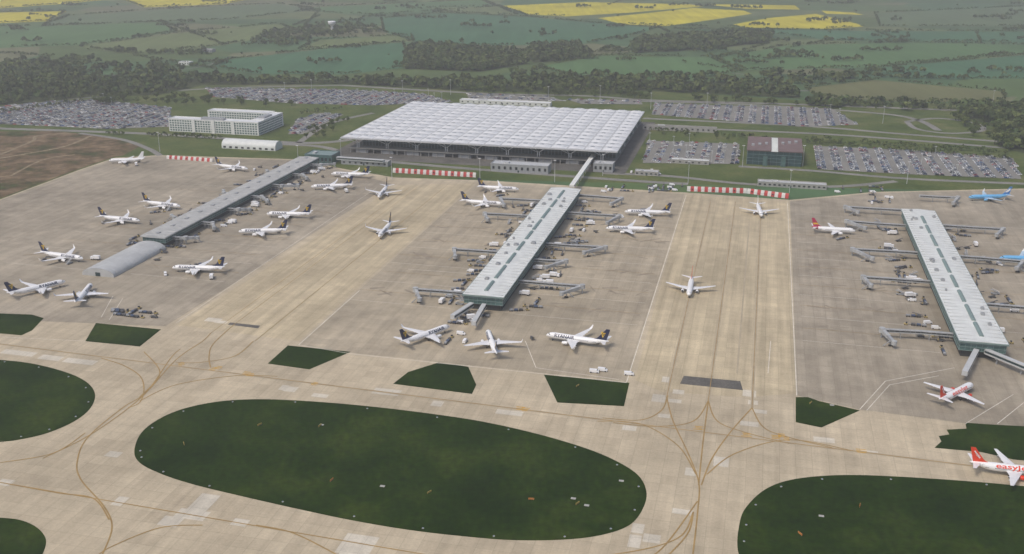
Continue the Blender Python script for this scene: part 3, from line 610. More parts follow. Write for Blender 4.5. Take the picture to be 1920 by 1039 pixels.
# ---------------- piers -----------------
def pier(rc,h,label,roofm,sky=True):
    a0,a1,b0,b1=rc; w=a1-a0; L=b1-b0; x,y=W((a0+a1)/2,(b0+b1)/2)
    rt=root('airport_pier',(x,y,0),-AZ,label,'building'); hw,hl=w/2,L/2
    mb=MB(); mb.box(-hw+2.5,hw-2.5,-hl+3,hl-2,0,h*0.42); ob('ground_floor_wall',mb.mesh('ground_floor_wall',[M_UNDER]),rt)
    mb=MB(); mb.box(-hw+1,hw-1,-hl+1.2,hl-1,h*0.42,h-1.1); ob('glazing',mb.mesh('glazing',[M_TEAL]),rt)
    mb=MB(); yy=-hl+1.2
    while yy<hl-1:
        for s in (-1,1): mb.box(s*(hw-0.95)-0.12,s*(hw-0.95)+0.12,yy,yy+0.18,h*0.42,h-1.1)
        yy+=3
    for zz in (h*0.42,h*0.62,h*0.8):
        for s in (-1,1): mb.box(s*(hw-0.85)-0.14,s*(hw-0.85)+0.14,-hl+1,hl-1,zz-0.15,zz+0.15)
        mb.box(-hw+1,hw-1,-hl+0.95,-hl+1.19,zz-0.15,zz+0.15)
    xx=-hw+1
    while xx<hw-1: mb.box(xx,xx+0.18,-hl+0.98,-hl+1.18,h*0.42,h-1.1); xx+=3
    ob('mullion_grid',mb.mesh('mullion_grid',[M_TEALF]),rt)
    mb=MB(); prof=[(-hw,h-1.0),(-hw,h-0.35),(-hw*0.5,h),(0,h+0.35),(hw*0.5,h),(hw,h-0.35),(hw,h-1.0)]
    mb.loft([[(px,-hl,pz) for px,pz in prof],[(px,hl,pz) for px,pz in prof]],0)
    yy=-hl+3
    while yy<hl:
        for s in (-1,1): mb.box(min(s*2.6,s*(hw-0.8)),max(s*2.6,s*(hw-0.8)),yy,yy+0.22,h-0.3,h+0.2,1)
        yy+=6
    ob('roof',mb.mesh('roof',[roofm,M_LGREY]),rt)
    mb=MB(); mb.box(-hw-0.05,hw+0.05,-hl-0.1,-hl+0.25,h-1.3,h-0.2)
    for s in (-1,1): mb.box(s*hw-0.15,s*hw+0.15,-hl+0.26,hl,h-1.1,h-0.3)
    ob('fascia',mb.mesh('fascia',[M_TEALF if sky else M_LGREY]),rt)
    if sky:
        yy=-hl+8
        while yy<hl-22:
            l=RD.uniform(18,30); mb=MB(); mb.loft([[( -1.2,yy,h+0.2),(-1.2,yy,h+0.9),(0,yy,h+1.5),(1.2,yy,h+0.9),(1.2,yy,h+0.2)],[( -1.2,yy+l,h+0.2),(-1.2,yy+l,h+0.9),(0,yy+l,h+1.5),(1.2,yy+l,h+0.9),(1.2,yy+l,h+0.2)]],0)
            ob('rooflight',mb.mesh('rooflight',[M_TEALF]),rt); yy+=l+RD.uniform(3,8)
        for i in range(16):
            mb=MB(); x_=RD.choice((-1,1))*RD.uniform(4,hw-3); y_=RD.uniform(-hl+5,hl-5); s=RD.uniform(0.6,1.6); mb.box(x_-s,x_+s,y_-s*1.3,y_+s*1.3,h-0.1,h+1.3); mb.cyl((x_,y_,h+1.3),(x_,y_,h+1.7),s*0.6,None,10)
            ob('roof_vent',mb.mesh('roof_vent',[M_GREY]),rt)
    else:
        for i in range(14):
            mb=MB(); y_=-hl+8+i*(L-16)/13; mb.box(-1.2,1.2,y_-2,y_+2,h,h+0.9); ob('roof_vent',mb.mesh('roof_vent',[M_GREY]),rt)
    return rt
pier(PC,11,'long grey-roofed airport pier with teal glazed walls',M_ROOF)
pier(PR,11,'long light-roofed airport pier with teal glass end wall',M_ROOF)
pier(PL,9,'long low pier with weathered grey metal roof',M_ROOF2,False)
def barrel(a0,a1,b0,b1,r,label,name,m,zb=1.5):
    w=(a1-a0)/2; L=b1-b0; x,y=W((a0+a1)/2,(b0+b1)/2); rt=root(name,(x,y,0),-AZ,label,'building'); n=14
    prof=[(-w,0)]+[(-w*math.cos(math.pi*i/n),zb+r*math.sin(math.pi*i/n)) for i in range(n+1)]+[(w,0)]
    st_=[(-L/2,0)]; yy=-L/2
    while yy+5<L/2: yy+=5; st_+=[(yy-0.25,0),(yy-0.2,0.14),(yy,0.14),(yy+0.05,0)]
    st_.append((L/2,0))
    mb=MB(); mb.loft([[(px*(1+e/w),y_,pz+e*(pz>0.1)) for px,pz in prof] for y_,e in st_],0); ob('vaulted_roof',mb.mesh('vaulted_roof',[m],30),rt)
    mb=MB(); mb.box(-2,2,-L/2-0.08,-L/2-0.02,0.2,3); ob('door',mb.mesh('door',[M_TEALD]),rt)
n2=GA(214,521,0); bl=(GA(160,516,1)[0]+GA(252,458,1)[0])/2; br_=(GA(216,522,1)[0]+GA(306,464,1)[0])/2
barrel(bl,br_,n2[1],PL[2]-3,5.0,'low grey shallow-vaulted building at the pier end','vaulted_building',M_VAULT,1.2)
# long shed whose vault runs across the view
a,b=GA(416,278); a2=GA(522,281)[0]; Ls=a2-a; xs_,ys_=W((a+a2)/2,b+9); rt=root('vaulted_shed',(xs_,ys_,0),-AZ,'long silver curved-roof shed beside the road','building')
prof=[(-9,0)]+[(-9*math.cos(math.pi*i/12),3.5+6*math.sin(math.pi*i/12)) for i in range(13)]+[(9,0)]
mb=MB(); mb.loft([[(x_,py,pz) for py,pz in prof] for x_ in (-Ls/2,Ls/2)],0); ob('vaulted_roof',mb.mesh('vaulted_roof',[M_ROOF],30),rt)
for i in range(9):
    mb=MB(); x_=-Ls/2+Ls*(i+0.5)/9; mb.box(x_-1.6,x_+1.6,-9.08,-9.01,0.8,2.8); ob('window',mb.mesh('window',[M_WIN]),rt)
# ---------------- jet bridges -----------------
def jetbridge(pa,tip,side,ang=0.9,tl=17,mt=0):
    ta,tb=tip; L=max(abs(ta-pa)*0.93,7); x,y=W(pa,tb); rt=root('jet_bridge',(x,y,0),-AZ+(math.pi if side<0 else 0),'grey elevated passenger boarding bridge attached to the pier','boarding bridge','boarding bridges along the piers')
    ang+=RD.uniform(-0.3,0.3); tl+=RD.uniform(-3,4); zz=3.9
    mm=[M_BRIDGE,M_GREY,M_DARK,M_WIN]
    mb=MB(); dog=RD.uniform(-2.5,2.5); q0=(L*0.45,0,zz+1.1); mb.beam((-2,0,zz+1.2),q0,2.0,2.1,0); mb.beam(q0,(L,dog,zz+1.05),1.9,2.0,0)
    for i in range(int(L/3)):
        xx=i*3+0.3; yy=0 if xx<L*0.45 else dog*(xx-L*0.45)/(L*0.55); mb.box(xx,xx+0.18,yy-1.1,yy+1.1,zz-0.05,zz+2.3,1)
    mb.beam((-1,0,zz+1.3),(L*0.45,0,zz+1.2),2.08,0.8,3); mb.beam((L*0.45,0,zz+1.2),(L-0.5,dog,zz+1.15),1.98,0.8,3)
    ob('corridor',mb.mesh('corridor',mm),rt)
    for f in (0.33,0.75):
        xx=L*f; yy=0 if f<0.45 else dog*(f-0.45)/0.55
        mb=MB(); mb.beam((xx,yy-1.0,0),(xx,yy-1.0,zz),0.3); mb.beam((xx,yy+1.0,0),(xx,yy+1.0,zz),0.3); mb.beam((xx,yy-1.0,zz-0.3),(xx,yy+1.0,zz-0.3),0.3); ob('support_leg',mb.mesh('support_leg',[M_GREY]),rt)
    mb=MB(); mb.cyl((L+1,dog,3.6),(L+1,dog,6.5),1.9,None,14,0); mb.cyl((L+1,dog,0),(L+1,dog,3.6),0.5,None,10,1); ob('rotunda',mb.mesh('rotunda',mm,40),rt)
    dx,dy=-math.cos(ang),math.sin(ang)*(-1 if mt else 1)
    p=Vector((L+1,dog,5.0)); q=p+Vector((dx*tl*0.55,dy*tl*0.55,-0.5)); r=p+Vector((dx*tl,dy*tl,-1.1))
    mb=MB(); mb.beam(p,q,2.2,2.2,0); mb.beam(q,r,1.8,1.9,1); ob('telescopic_tunnel',mb.mesh('telescopic_tunnel',mm),rt)
    mb=MB(); mb.cyl((r.x,r.y,2.7),(r.x,r.y,5.2),1.6,None,10,0); ob('cab',mb.mesh('cab',mm,40),rt)
    m_=(q+r)/2; mb=MB(); mb.beam((m_.x,m_.y,0.6),(m_.x,m_.y,3.6),0.5,0.5,1); mb.box(m_.x-1.3,m_.x+1.3,m_.y-0.5,m_.y+0.5,0.1,1.0,2); ob('drive_wheels',mb.mesh('drive_wheels',mm),rt)
    mb=MB()
    for i in range(8): mb.box(m_.x+1.0+i*0.45,m_.x+1.47+i*0.45,m_.y+0.9,m_.y+1.7,3.3-i*0.42,3.8-i*0.42,1)
    ob('access_stair',mb.mesh('access_stair',mm),rt)
for (u,v) in ((848,467),(775,542),(905,400),(935,372)): jetbridge(PC[0]+1,GA(u,v,5),-1,1.0,16,0)
for (u,v) in ((1170,372),(1166,406),(1140,466),(1098,538),(1062,492)): jetbridge(PC[1]-1,GA(u,v,5),1,0.9,17,1)
for (u,v) in ((1580,388),(1582,416),(1592,466),(1612,519),(1647,616)): jetbridge(PR[0]+1,GA(u,v,5),-1,1.0,17,0)
for (u,v) in ((1800,372),(1888,431),(1925,490),(1960,580)): jetbridge(PR[1]-1,GA(u,v,5),1,1.0,17,1)
b0_,b1_=PL[2],PL[3]
for i in range(7):
    b=b0_+12+i*(b1_-b0_-30)/6; jetbridge(PL[1]-1,(PL[1]+9,b),1,2.4,12,i%2)
    if i%2: jetbridge(PL[0]+1,(PL[0]-8,b+6),-1,2.4,12,i%2)
def walkway(p,q,z,label,w=3.0,name='elevated_walkway',legs=True,m=None,h=2.8):
    x,y=p; dx,dy=q[0]-x,q[1]-y; L=math.hypot(dx,dy); rt=root(name,(x,y,0),math.atan2(dy,dx),label,'walkway')
    mb=MB(); mb.box(0,L,-w/2,w/2,z,z+h,0); ob('deck_tube',mb.mesh('deck_tube',[m or M_LGREY]),rt)
    for s in (-1,1): mb=MB(); mb.box(0.3,L-0.3,s*(w/2+0.03)-0.02,s*(w/2+0.03)+0.02,z+1,z+h-0.6); ob('glazing',mb.mesh('glazing',[M_TEALD]),rt)
    n=max(2,int(L/14))
    for i in range(n):
        xx=(i+0.5)*L/n; mb=MB(); mb.beam((xx,0,0),(xx,0,z),0.7); mb.beam((xx,-w/2,z-0.4),(xx,w/2,z-0.4),0.5,0.4); ob('support_leg',mb.mesh('support_leg',[M_GREY]),rt)
walkway(G(885,574,4),G(848,598,4),3.8,'grey elevated boarding walkway at the pier end')
walkway(G(908,576,4),G(888,610,4),3.8,'grey elevated boarding walkway at the pier end')
walkway(G(1830,662,4),G(1808,704,4),3.8,'grey elevated boarding walkway at the pier end')
walkway(G(1848,662,4),G(1940,700,4),3.8,'grey elevated boarding walkway at the pier end')
walkway(G(1072,348,8),G(1113,288,9),6.5,'pale concrete transit bridge linking pier and terminal',4.4,'transit_bridge',True,M_BEIGE,2.0)
walkway(G(632,296,6),G(720,302,6),4.5,'grey covered link between pier and terminal',4.5,'covered_link')
# ---------------- terminal -----------------
tc_=[GA(640,257,18),GA(1160,282,18),GA(765,191,18),GA(1208,205,18)]
ta0=(tc_[0][0]+tc_[2][0])/2; ta1=(tc_[1][0]+tc_[3][0])/2; tb0=(tc_[0][1]+tc_[1][1])/2; tb1=(tc_[2][1]+tc_[3][1])/2
def terminal():
    w=ta1-ta0; L=tb1-tb0; hw,hl=w/2,L/2; x,y=W((ta0+ta1)/2,(tb0+tb1)/2)
    rt=root('terminal_building',(x,y,0),-AZ,'vast white domed-grid roof terminal with glazed walls and branching columns','building')
    nx,ny,k=17,13,8; NXX,NYY=nx*k,ny*k; mb=MB(); vs=[];
    for j in range(NYY+1):
        for i in range(NXX+1):
            u=(i%k)/k*2-1; v=(j%k)/k*2-1
            du=max(0,1-(abs(u)/0.8)**2) if abs(u)<0.8 else 0; dv=max(0,1-(abs(v)/0.8)**2) if abs(v)<0.8 else 0
            vs.append((-hw+w*i/NXX,-hl+L*j/NYY,17.0+2.3*(du*dv)**0.6))
    fs=[];ms=[]
    for j in range(NYY):
        for i in range(NXX):
            a=j*(NXX+1)+i; fs.append((a,a+1,a+NXX+2,a+NXX+1)); ii,jj=i%k,j%k
            ms.append(1 if (ii in(3,4) and jj in (3,4)) else (2 if (ii==0 or jj in (0,7)) else 0))
    mb.add(vs,fs); mb.m=ms
    ob('roof',mb.mesh('roof',[M_TROOF,M_TSKY,M_TJOINT],60,fix=False),rt)
    mb=MB(); mb.box(-hw-0.3,hw+0.3,-hl-0.3,hl+0.3,15.7,16.95); ob('roof_edge',mb.mesh('roof_edge',[M_LGREY]),rt)
    mb=MB(); mb.box(-hw+18,hw-4,-hl+20,hl-18,5.6,15.68); ob('glazed_wall',mb.mesh('glazed_wall',[M_TEALD]),rt)
    mb=MB(); xx=-hw+18
    while xx<hw-4: mb.box(xx,xx+0.3,-hl+19.7,-hl+19.98,5.6,15.68); xx+=3.6
    yy=-hl+20
    while yy<hl-18: mb.box(hw-3.98,hw-3.7,yy,yy+0.3,5.6,15.68); mb.box(-hw+17.7,-hw+17.98,yy,yy+0.3,5.6,15.68); yy+=3.6
    mb.box(-hw+18,hw-4,-hl+19.6,-hl+19.95,9.8,10.2)
    ob('mullion_grid',mb.mesh('mullion_grid',[M_TEALF]),rt)
    mb=MB(); mb.box(-hw+8,hw-2,-hl+4,hl-8,4.6,5.55); ob('concourse_slab',mb.mesh('concourse_slab',[mat('slab_dark',(0.2,0.2,0.19),0.8,0.15)]),rt)
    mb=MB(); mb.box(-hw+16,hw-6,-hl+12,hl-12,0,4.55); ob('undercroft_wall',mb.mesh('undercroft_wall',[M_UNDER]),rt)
    xx=-hw+9
    me=MB(); me.cyl((0,0,0),(0,0,4.6),0.45,None,10); me=me.mesh('lower_column',[M_CONC],40)
    while xx<hw-2: ob('lower_column',me,rt,(xx,-hl+5,0)); xx+=9
    tm=MB()
    for sx in(-1,1):
        for sy in(-1,1):
            tm.cyl((sx*1.1,sy*1.1,5.5),(sx*1.1,sy*1.1,10.5),0.25,None,8); tm.cyl((sx*1.1,sy*1.1,10.4),(sx*8.5,sy*8,15.7),0.28,0.18,8)
    tm.beam((-1.1,-1.1,10.4),(1.1,1.1,10.4),0.2); tm.beam((1.1,-1.1,10.4),(-1.1,1.1,10.4),0.2); tm=tm.mesh('tree_column',[M_WHITE],40)
    for i in range(9): ob('tree_column',tm,rt,(-hw+w/9*(i+0.5),-hl+9.5,0))
    for i in range(6): ob('tree_column',tm,rt,(hw-3.1,-hl+9.5+36*(i+1),0)).scale=(0.4,1,1)
    for i in range(6): ob('tree_column',tm,rt,(-hw+9,-hl+9.5+36*(i+1),0))
    for s in range(10):
        mb=MB(); x0=-hw+15+s*(w-40)/9; mb.box(x0,x0+14,-hl+6,-hl+11.6,0.1,3.6); ob('service_pod',mb.mesh('service_pod',[M_GREY]),rt)
terminal()
sheet('terminal_forecourt',[W(ta0-10,tb0-24),W(ta1+12,tb0-24),W(ta1+12,tb1+20),W(ta0-10,tb1+20)],0.1,M_ASPH)
def block(name,rt,x0,x1,y0,y1,h,wall,roofm,par=0.8):
    mb=MB(); mb.box(x0,x1,y0,y1,0,h); ob('wall',mb.mesh('wall',[wall]),rt)
    mb=MB(); mb.box(x0+0.4,x1-0.4,y0+0.4,y1-0.4,h,h+0.12)
    ob('roof',mb.mesh('roof',[roofm]),rt)
    mb=MB(); mb.box(x0-0.1,x1+0.1,y0-0.1,y0+0.35,h+0.004,h+par); mb.box(x0-0.1,x1+0.1,y1-0.35,y1+0.1,h+0.004,h+par); mb.box(x0-0.1,x0+0.35,y0+0.35,y1-0.35,h+0.004,h+par); mb.box(x1-0.35,x1+0.1,y0+0.35,y1-0.35,h+0.004,h+par); ob('parapet',mb.mesh('parapet',[wall]),rt)
def windows(rt,L,w,h,m):
    mb=MB(); mb.box(-w/2,w/2,-0.05,0.05,0,h,0); mb.box(-w/2-0.12,w/2+0.12,-0.12,0.06,-0.12,-0.01,1); me=mb.mesh('window',[m,M_LGREY])
    for i,(x,y,z,r) in enumerate(L[:95]): ob('window',me,rt,(x,y,z),r)
    if len(L)>95:
        mb=MB()
        for x,y,z,r in L[95:]: mb.rbox(x,y,r,w,0.1,z,z+h)
        o=ob('window_bank',mb.mesh('window_bank',[m]),rt); o['kind']='stuff'
a0,b0=GA(318,246); a1=GA(492,252)[0]
x,y=W(a0,b0); ht=root('hotel_building',(x,y,0),-AZ,'white U-shaped five-storey hotel with teal window bays','building')
Lh=a1-a0; block('f',ht,0,Lh,0,15,15,M_BEIGE,M_TROOF); block('r',ht,Lh-15,Lh,15.02,66,15.5,M_BEIGE,M_TROOF); block('b',ht,18,Lh-15.02,60,75,15,M_BEIGE,M_TROOF)
wl=[]
for fl in range(5):
    z=1.2+fl*2.8
    x_=2.5
    while x_<Lh-1.5: wl.append((x_,-0.04,z,0)); x_+=3.4
for fl in range(5):
    z=1.2+fl*2.8; y_=3
    while y_<64: wl.append((Lh+0.04,y_,z,math.pi/2)); y_+=3.4
    x_=22
    while x_<Lh-20: wl.append((x_,59.96,z,0)); x_+=3.4
    y_=3
    while y_<14: wl.append((-0.04,y_,z,math.pi/2)); y_+=3.4
windows(ht,wl,2.3,1.7,M_TEAL)
for bx in ((Lh*0.35,Lh*0.6,4,11,15.1,17.6),(Lh-12,Lh-4,25,45,15.6,17.8)): mb=MB(); mb.box(*bx); ob('plant_room',mb.mesh('plant_room',[M_GREY]),ht)
for k in (0.28,0.5,0.72):
    mb=MB(); mb.box(Lh*k-2.2,Lh*k+2.2,-0.9,-0.12,0,15.9); ob('stair_bay',mb.mesh('stair_bay',[M_BEIGE]),ht)
a0,b0=GA(1398,308); a1=GA(1503,309)[0]; Wd=a1-a0; x,y=W(a0,b0); ot=root('office_building',(x,y,0),-AZ,'dark teal glass office block with split maroon-grey roof','building')
mb=MB(); mb.box(0.8,Wd-0.8,0.8,70,0,14.5); ob('glazed_wall',mb.mesh('glazed_wall',[M_TEALO]),ot)
mb=MB()
for i in range(int(Wd/6)): mb.box(0.8+i*6,1.0+i*6,0.6,0.78,0,14.5)
for i in range(12): mb.box(0.6,0.78,0.8+i*6,1+i*6,0,14.5)
for z in (3.5,7,10.8): mb.box(0.55,Wd-0.8,0.5,0.79,z,z+0.25)
ob('mullion_grid',mb.mesh('mullion_grid',[M_TEALF]),ot)
for x0,x1 in ((0,Wd*0.44),(Wd*0.56,Wd)): mb=MB(); mb.box(x0,x1,0,71,14.52,15.6,0); ob('roof',mb.mesh('roof',[M_MAROON]),ot)
mb=MB(); mb.box(Wd*0.44+0.02,Wd*0.56-0.02,-0.5,71,14.52,15.2)
for i in range(16): mb.box(Wd*0.45,Wd*0.55,i*4.4+0.5,i*4.4+0.9,15.19,15.8)
ob('atrium_roof',mb.mesh('atrium_roof',[M_ROOF]),ot)
for i in range(6):
    mb=MB(); xx=Wd*(0.08+0.12*i) if i<3 else Wd*(0.62+0.12*(i-3)); mb.box(xx,xx+3,20+i*5,26+i*5,15.61,17.2); ob('roof_plant',mb.mesh('roof_plant',[M_GREY]),ot)
for s in (0.3,0.62):
    mb=MB(); mb.box(Wd*s,Wd*s+5,-3,0.45,0,10); ob('entrance_bay',mb.mesh('entrance_bay',[M_TEAL]),ot)
def simple(u0,u1,v,depth,h,label,wall,roofm,name='low_building',nw=8,cat='building'):
    a0,b0=GA(u0,v); a1=GA(u1,v)[0]; x,y=W(a0,b0); rt=root(name,(x,y,0),-AZ,label,cat); L=a1-a0
    block(name,rt,0,L,0,depth,h,wall,roofm)
    wl=[(L*(i+0.5)/nw,-0.04,h*0.35,0) for i in range(nw)]; windows(rt,wl,min(2.2,L/nw*0.6),h*0.4,M_WIN)
    mb=MB(); mb.box(L*0.47,L*0.47+1.6,-0.12,-0.1,0,2.3); ob('door',mb.mesh('door',[M_TEALD]),rt)
    mb=MB(); mb.box(L*0.2,L*0.3,depth*0.3,depth*0.6,h+0.13,h+1.6); ob('roof_plant',mb.mesh('roof_plant',[M_LGREY]),rt)
simple(920,1033,321,16,7.5,'low grey metal-clad service building below the terminal',M_GREY,M_LGREY,nw=10)
simple(1420,1548,349,10,4,'long low beige building beside the apron road',M_CONC,M_LGREY,nw=14)
simple(572,628,306,22,9,'teal glazed pier head building',M_TEAL,M_TEALF,nw=7)
simple(1190,1235,328,9,3.5,'low pale cabin beside the apron',M_CONC,M_LGREY,nw=5)
simple(640,735,308,10,4.5,'low dark service block under the terminal edge',M_GREY,M_ROOF2,nw=8)
simple(1112,1150,322,14,8,'grey lift tower block at the transit bridge',M_GREY,M_LGREY,nw=4)
simple(1257,1330,306,10,3.5,'pale low car hire office',M_CONC,M_ROOF,nw=6)
simple(862,1040,193,12,4,'long pale canopy building behind the terminal',M_BEIGE,M_TROOF,nw=16)
simple(335,358,122,14,5,'white farm building among trees',M_BEIGE,M_TROOF,nw=4)
simple(380,400,98,14,5,'grey farm barn among trees',M_GREY,M_ROOF2,nw=4)
simple(1205,1345,243,8,5,'long concrete access ramp structure beside the terminal',M_CONC,M_CARPARK,nw=14)
# ---------------- blast fences -----------------
def fence(p,q,h=3.6):
    P0=G(*p);Q=G(*q); dx,dy=Q[0]-P0[0],Q[1]-P0[1]; L=math.hypot(dx,dy); rt=root('blast_fence',(P0[0],P0[1],0.1),math.atan2(dy,dx),'red and white striped blast fence along the apron edge','fence','striped blast fences')
    n=int(L/3.2); w=L/n; mb=MB()
    for i in range(n):
        x0=i*w; x1=x0+w-0.02; c=i%2
        mb.add([(x0,0,0),(x1,0,0),(x1,0.5,h*0.5),(x0,0.5,h*0.5),(x1,1.5,h),(x0,1.5,h)],[(0,1,2,3),(3,2,4,5)],c)
        if c and i%6==1: mb.box(x0+w*0.3,x0+w*0.7,0.18,0.24,h*0.35,h*0.6,2)
    ob('panel_screen',mb.mesh('panel_screen',[M_FENW,M_RED,M_DARK],fix=False),rt)
    mb=MB(); mb.beam((0,2.8,0.15),(L,2.8,0.15),0.2); mb.beam((0,1.6,h-0.1),(L,1.6,h-0.1),0.15)
    for i in range(n+1): mb.beam((i*w,0.2,0.1),(i*w,2.8,0.1),0.15); mb.beam((i*w,1.55,h-0.1),(i*w,2.8,0.1),0.15)
    ob('brace_frame',mb.mesh('brace_frame',[M_GREY]),rt)
fence((736,324),(892,333),4.6); fence((1288,359),(1400,363),4.6); fence((1400,363),(1478,373),4.6); fence((312,298),(398,304),3.6)
# ---------------- masts, signs, tower -----------------
def mast_mesh(h,n):
    mb=MB(); mb.cyl((0,0,0),(0,0,h),0.3,0.14,8,0); p=mb.mesh('pole',[M_LGREY],40)
    mb=MB(); mb.box(-1.4,1.4,-0.25,0.25,h-0.3,h+0.1,0)
    for i in range(n): mb.box(-1.3+i*2.6/n,-0.9+i*2.6/n,-0.6,-0.24,h-0.5,h,1)
    return p,mb.mesh('lamp_head',[M_GREY,M_WHITE])
MM=mast_mesh(22,5); ML=mast_mesh(12,2)
def mast(u,v,big):
    x,y=G(u,v); r=root('floodlight_mast' if big else 'street_lamp',(x,y,0.05),-AZ,'tall steel floodlight mast beside the apron' if big else 'tall slim lamp post beside the car park','lamp','apron floodlight masts' if big else 'car park lamp posts')
    m=MM if big else ML; ob('pole',m[0],r); ob('lamp_head',m[1],r)
for u,v in ((900,338),(1040,342),(735,336),(560,312),(1290,345),(1480,362),(640,300),(1130,330),(1700,345),(1392,312),(1505,312),(300,285),(418,245),(1655,232),(1220,205),(1325,205),(585,178),(845,178),(1860,200),(755,180),(1125,190),(1028,192)): mast(u,v,True)
for px in CPS[:5]:
    us=[p[0] for p in px]; vs=[p[1] for p in px]
    for i in range(14):
        u,v=RD.uniform(min(us),max(us)),RD.uniform(min(vs),max(vs))
        if inpoly((u,v),px): mast(u,v,False)
def tsign(u,v,c):
    x,y=G(u,v); r=root('taxiway_sign',(x,y,0.1),-AZ+RD.choice([0.2,1.1,-0.9,1.4]),'small %s airfield guidance sign standing on grass'%c,'sign','airfield signs')
    mb=MB(); mb.box(-1.3,1.3,-0.1,0.1,0.25,1.05,0); ob('panel',mb.mesh('panel',[M_SIGNY if c=='yellow' else M_SIGNO]),r)
    for s in (-1.0,1.0):
        mb=MB(); mb.cyl((s,0,0),(s,0,0.25),0.07,None,6); ob('leg',mb.mesh('leg',[M_GREY]),r)
for u,v,c in ((345,834,'yellow'),(487,798,'yellow'),(622,902,'orange'),(805,925,'yellow'),(996,938,'orange'),(1612,950,'orange'),(1500,1003,'orange'),(1083,946,'yellow'),(1083,725,'yellow'),(1520,757,'yellow'),(600,800,'yellow')): tsign(u,v,c)
mb=MB(); mb.cyl((0,0,0),(0,0,0.12),0.5,None,10,0); mb.cyl((0,0,0.11),(0,0,0.45),0.12,0.08,8,1); em=mb.mesh('edge_light',[M_CONC,M_DBLUE])
for k,stp in (('A',11),('B',9),('D',9)):
    pts=smooth_pts(gp(ISL[k]),True); cxm=sum(p[0] for p in pts)/len(pts); cym=sum(p[1] for p in pts)/len(pts)
    for i in range(0,len(pts),stp):
        x,y=pts[i]; d=math.hypot(cxm-x,cym-y); x+=(cxm-x)/d*3; y+=(cym-y)/d*3
        o=ob('taxiway_edge_light',em,None,(x,y,0.1)); setp(o,None,'small blue edge light on a round concrete pad','airfield light','taxiway edge lights')
mb=MB()
for u,v in ((1100,948),(1075,935),(1165,902),(717,912),(1560,760),(603,797),(1540,968)):
    x,y=G(u,v); mb.rbox(x,y,-AZ,2.2,1.5,0.11,0.2)
o=ob('drain_cover_slabs',mb.mesh('drain_cover_slabs',[M_CONC])); setp(o,'structure')
x,y=G(623,60); wt=root('water_tower',(x,y,0),0,'white mushroom-shaped concrete water tower among trees','water tower')
mb=MB(); mb.cyl((0,0,0),(0,0,14),3.2,2.6,16); ob('shaft',mb.mesh('shaft',[M_BEIGE],40),wt)
mb=MB(); mb.loft([[(r*math.cos(t*math.pi/10),r*math.sin(t*math.pi/10),z) for t in range(20)] for r,z in ((2.8,13),(8.5,18),(9,19),(9,23),(8,24),(2,24.6))],0); ob('tank',mb.mesh('tank',[M_WHITE],40),wt)
# ---------------- service vehicles -----------------
M_TUG=mat('tug_yellow',(0.42,0.33,0.14),0.6,0.15); M_CART=mat('cart_blue',(0.07,0.1,0.17),0.6,0.2); M_DGR=mat('dark_grey_paint',(0.1,0.1,0.105),0.6,0.2)
def veh(kind):
    mb=MB()
    def wheels(xs,y,r=0.42):
        for x in xs:
            for s in (-1,1): mb.cyl((x,s*y-0.12,r),(x,s*y+0.12,r),r,None,8,2)
    if kind=='van':
        mb.loft([[(x,-0.95,0.4),(x,0.95,0.4),(x,0.95,zt*0.6),(x,0.85,zt),(x,-0.85,zt),(x,-0.95,zt*0.6)] for x,zt in ((-2.6,2.1),(1.4,2.1),(1.9,1.5),(2.7,1.2))],0); mb.box(1.42,1.85,-0.8,0.8,1.5,1.9,1); wheels((-1.7,1.8),0.9)
    if kind=='truck':
        mb.box(-3.6,1.6,-1.2,1.2,1.1,3.4,0); mb.box(1.8,3.6,-1.1,1.1,0.6,2.6,0); mb.box(3.61,3.66,-0.95,0.95,1.6,2.4,1); mb.box(-3.6,3.4,-0.8,0.8,0.6,1.15,2); wheels((-2.5,2.7),1.0,0.5)
    if kind=='tanker':
        mb.cyl((-4,0,1.9),(2,0,1.9),1.15,None,12,0); mb.box(2.3,4.2,-1.15,1.15,0.6,2.7,3); mb.box(4.21,4.26,-1,1,1.6,2.5,1); mb.box(-4,4,-0.9,0.9,0.6,0.85,2); wheels((-3,-1.8,3.2),1.05,0.5)
    if kind=='loader':
        mb.box(-2,2,-0.9,0.9,0.4,1.0,6); mb.beam((-3.2,0,0.9),(3.4,0,2.6),0.9,0.25,6); mb.box(0.8,1.6,0.3,0.9,1.0,1.9,3); wheels((-1.3,1.3),0.8,0.35)
    if kind=='carts':
        mb.box(3.2,5.4,-0.7,0.7,0.3,1.1,3); mb.box(3.5,4.3,-0.6,0.6,1.1,1.9,1); wheels((3.6,5),0.65,0.3); mb.box(-7.8,3.4,-0.06,0.06,0.5,0.62,2)
        for k in range(3):
            x=-0.2-k*3.2; mb.box(x-1.2,x+1.4,-0.8,0.8,0.5,0.72,2); mb.box(x-1.1,x+1.3,-0.7,0.7,0.7,1.6,[6,4,5][k]); wheels((x-0.8,x+1),0.7,0.28)
    if kind=='stairs':
        mb.box(-3,2.5,-1,1,0.4,1.0,5); wheels((-2,2),0.9,0.4)
        for i in range(12): mb.box(-3+i*0.42,-2.5+i*0.42,-0.8,0.8,1.0+i*0.19,1.22+i*0.19,5)
        mb.beam((-3,-0.85,1.9),(2,-0.85,4.2),0.08,0.08,0); mb.beam((-3,0.85,1.9),(2,0.85,4.2),0.08,0.08,0); mb.box(2,3,-0.85,0.85,3.1,3.25,5)
    return mb.mesh('vehicle',[M_WHITE,M_WIN,M_DARK,M_TUG,M_CART,M_GREY,M_DGR],fix=False)
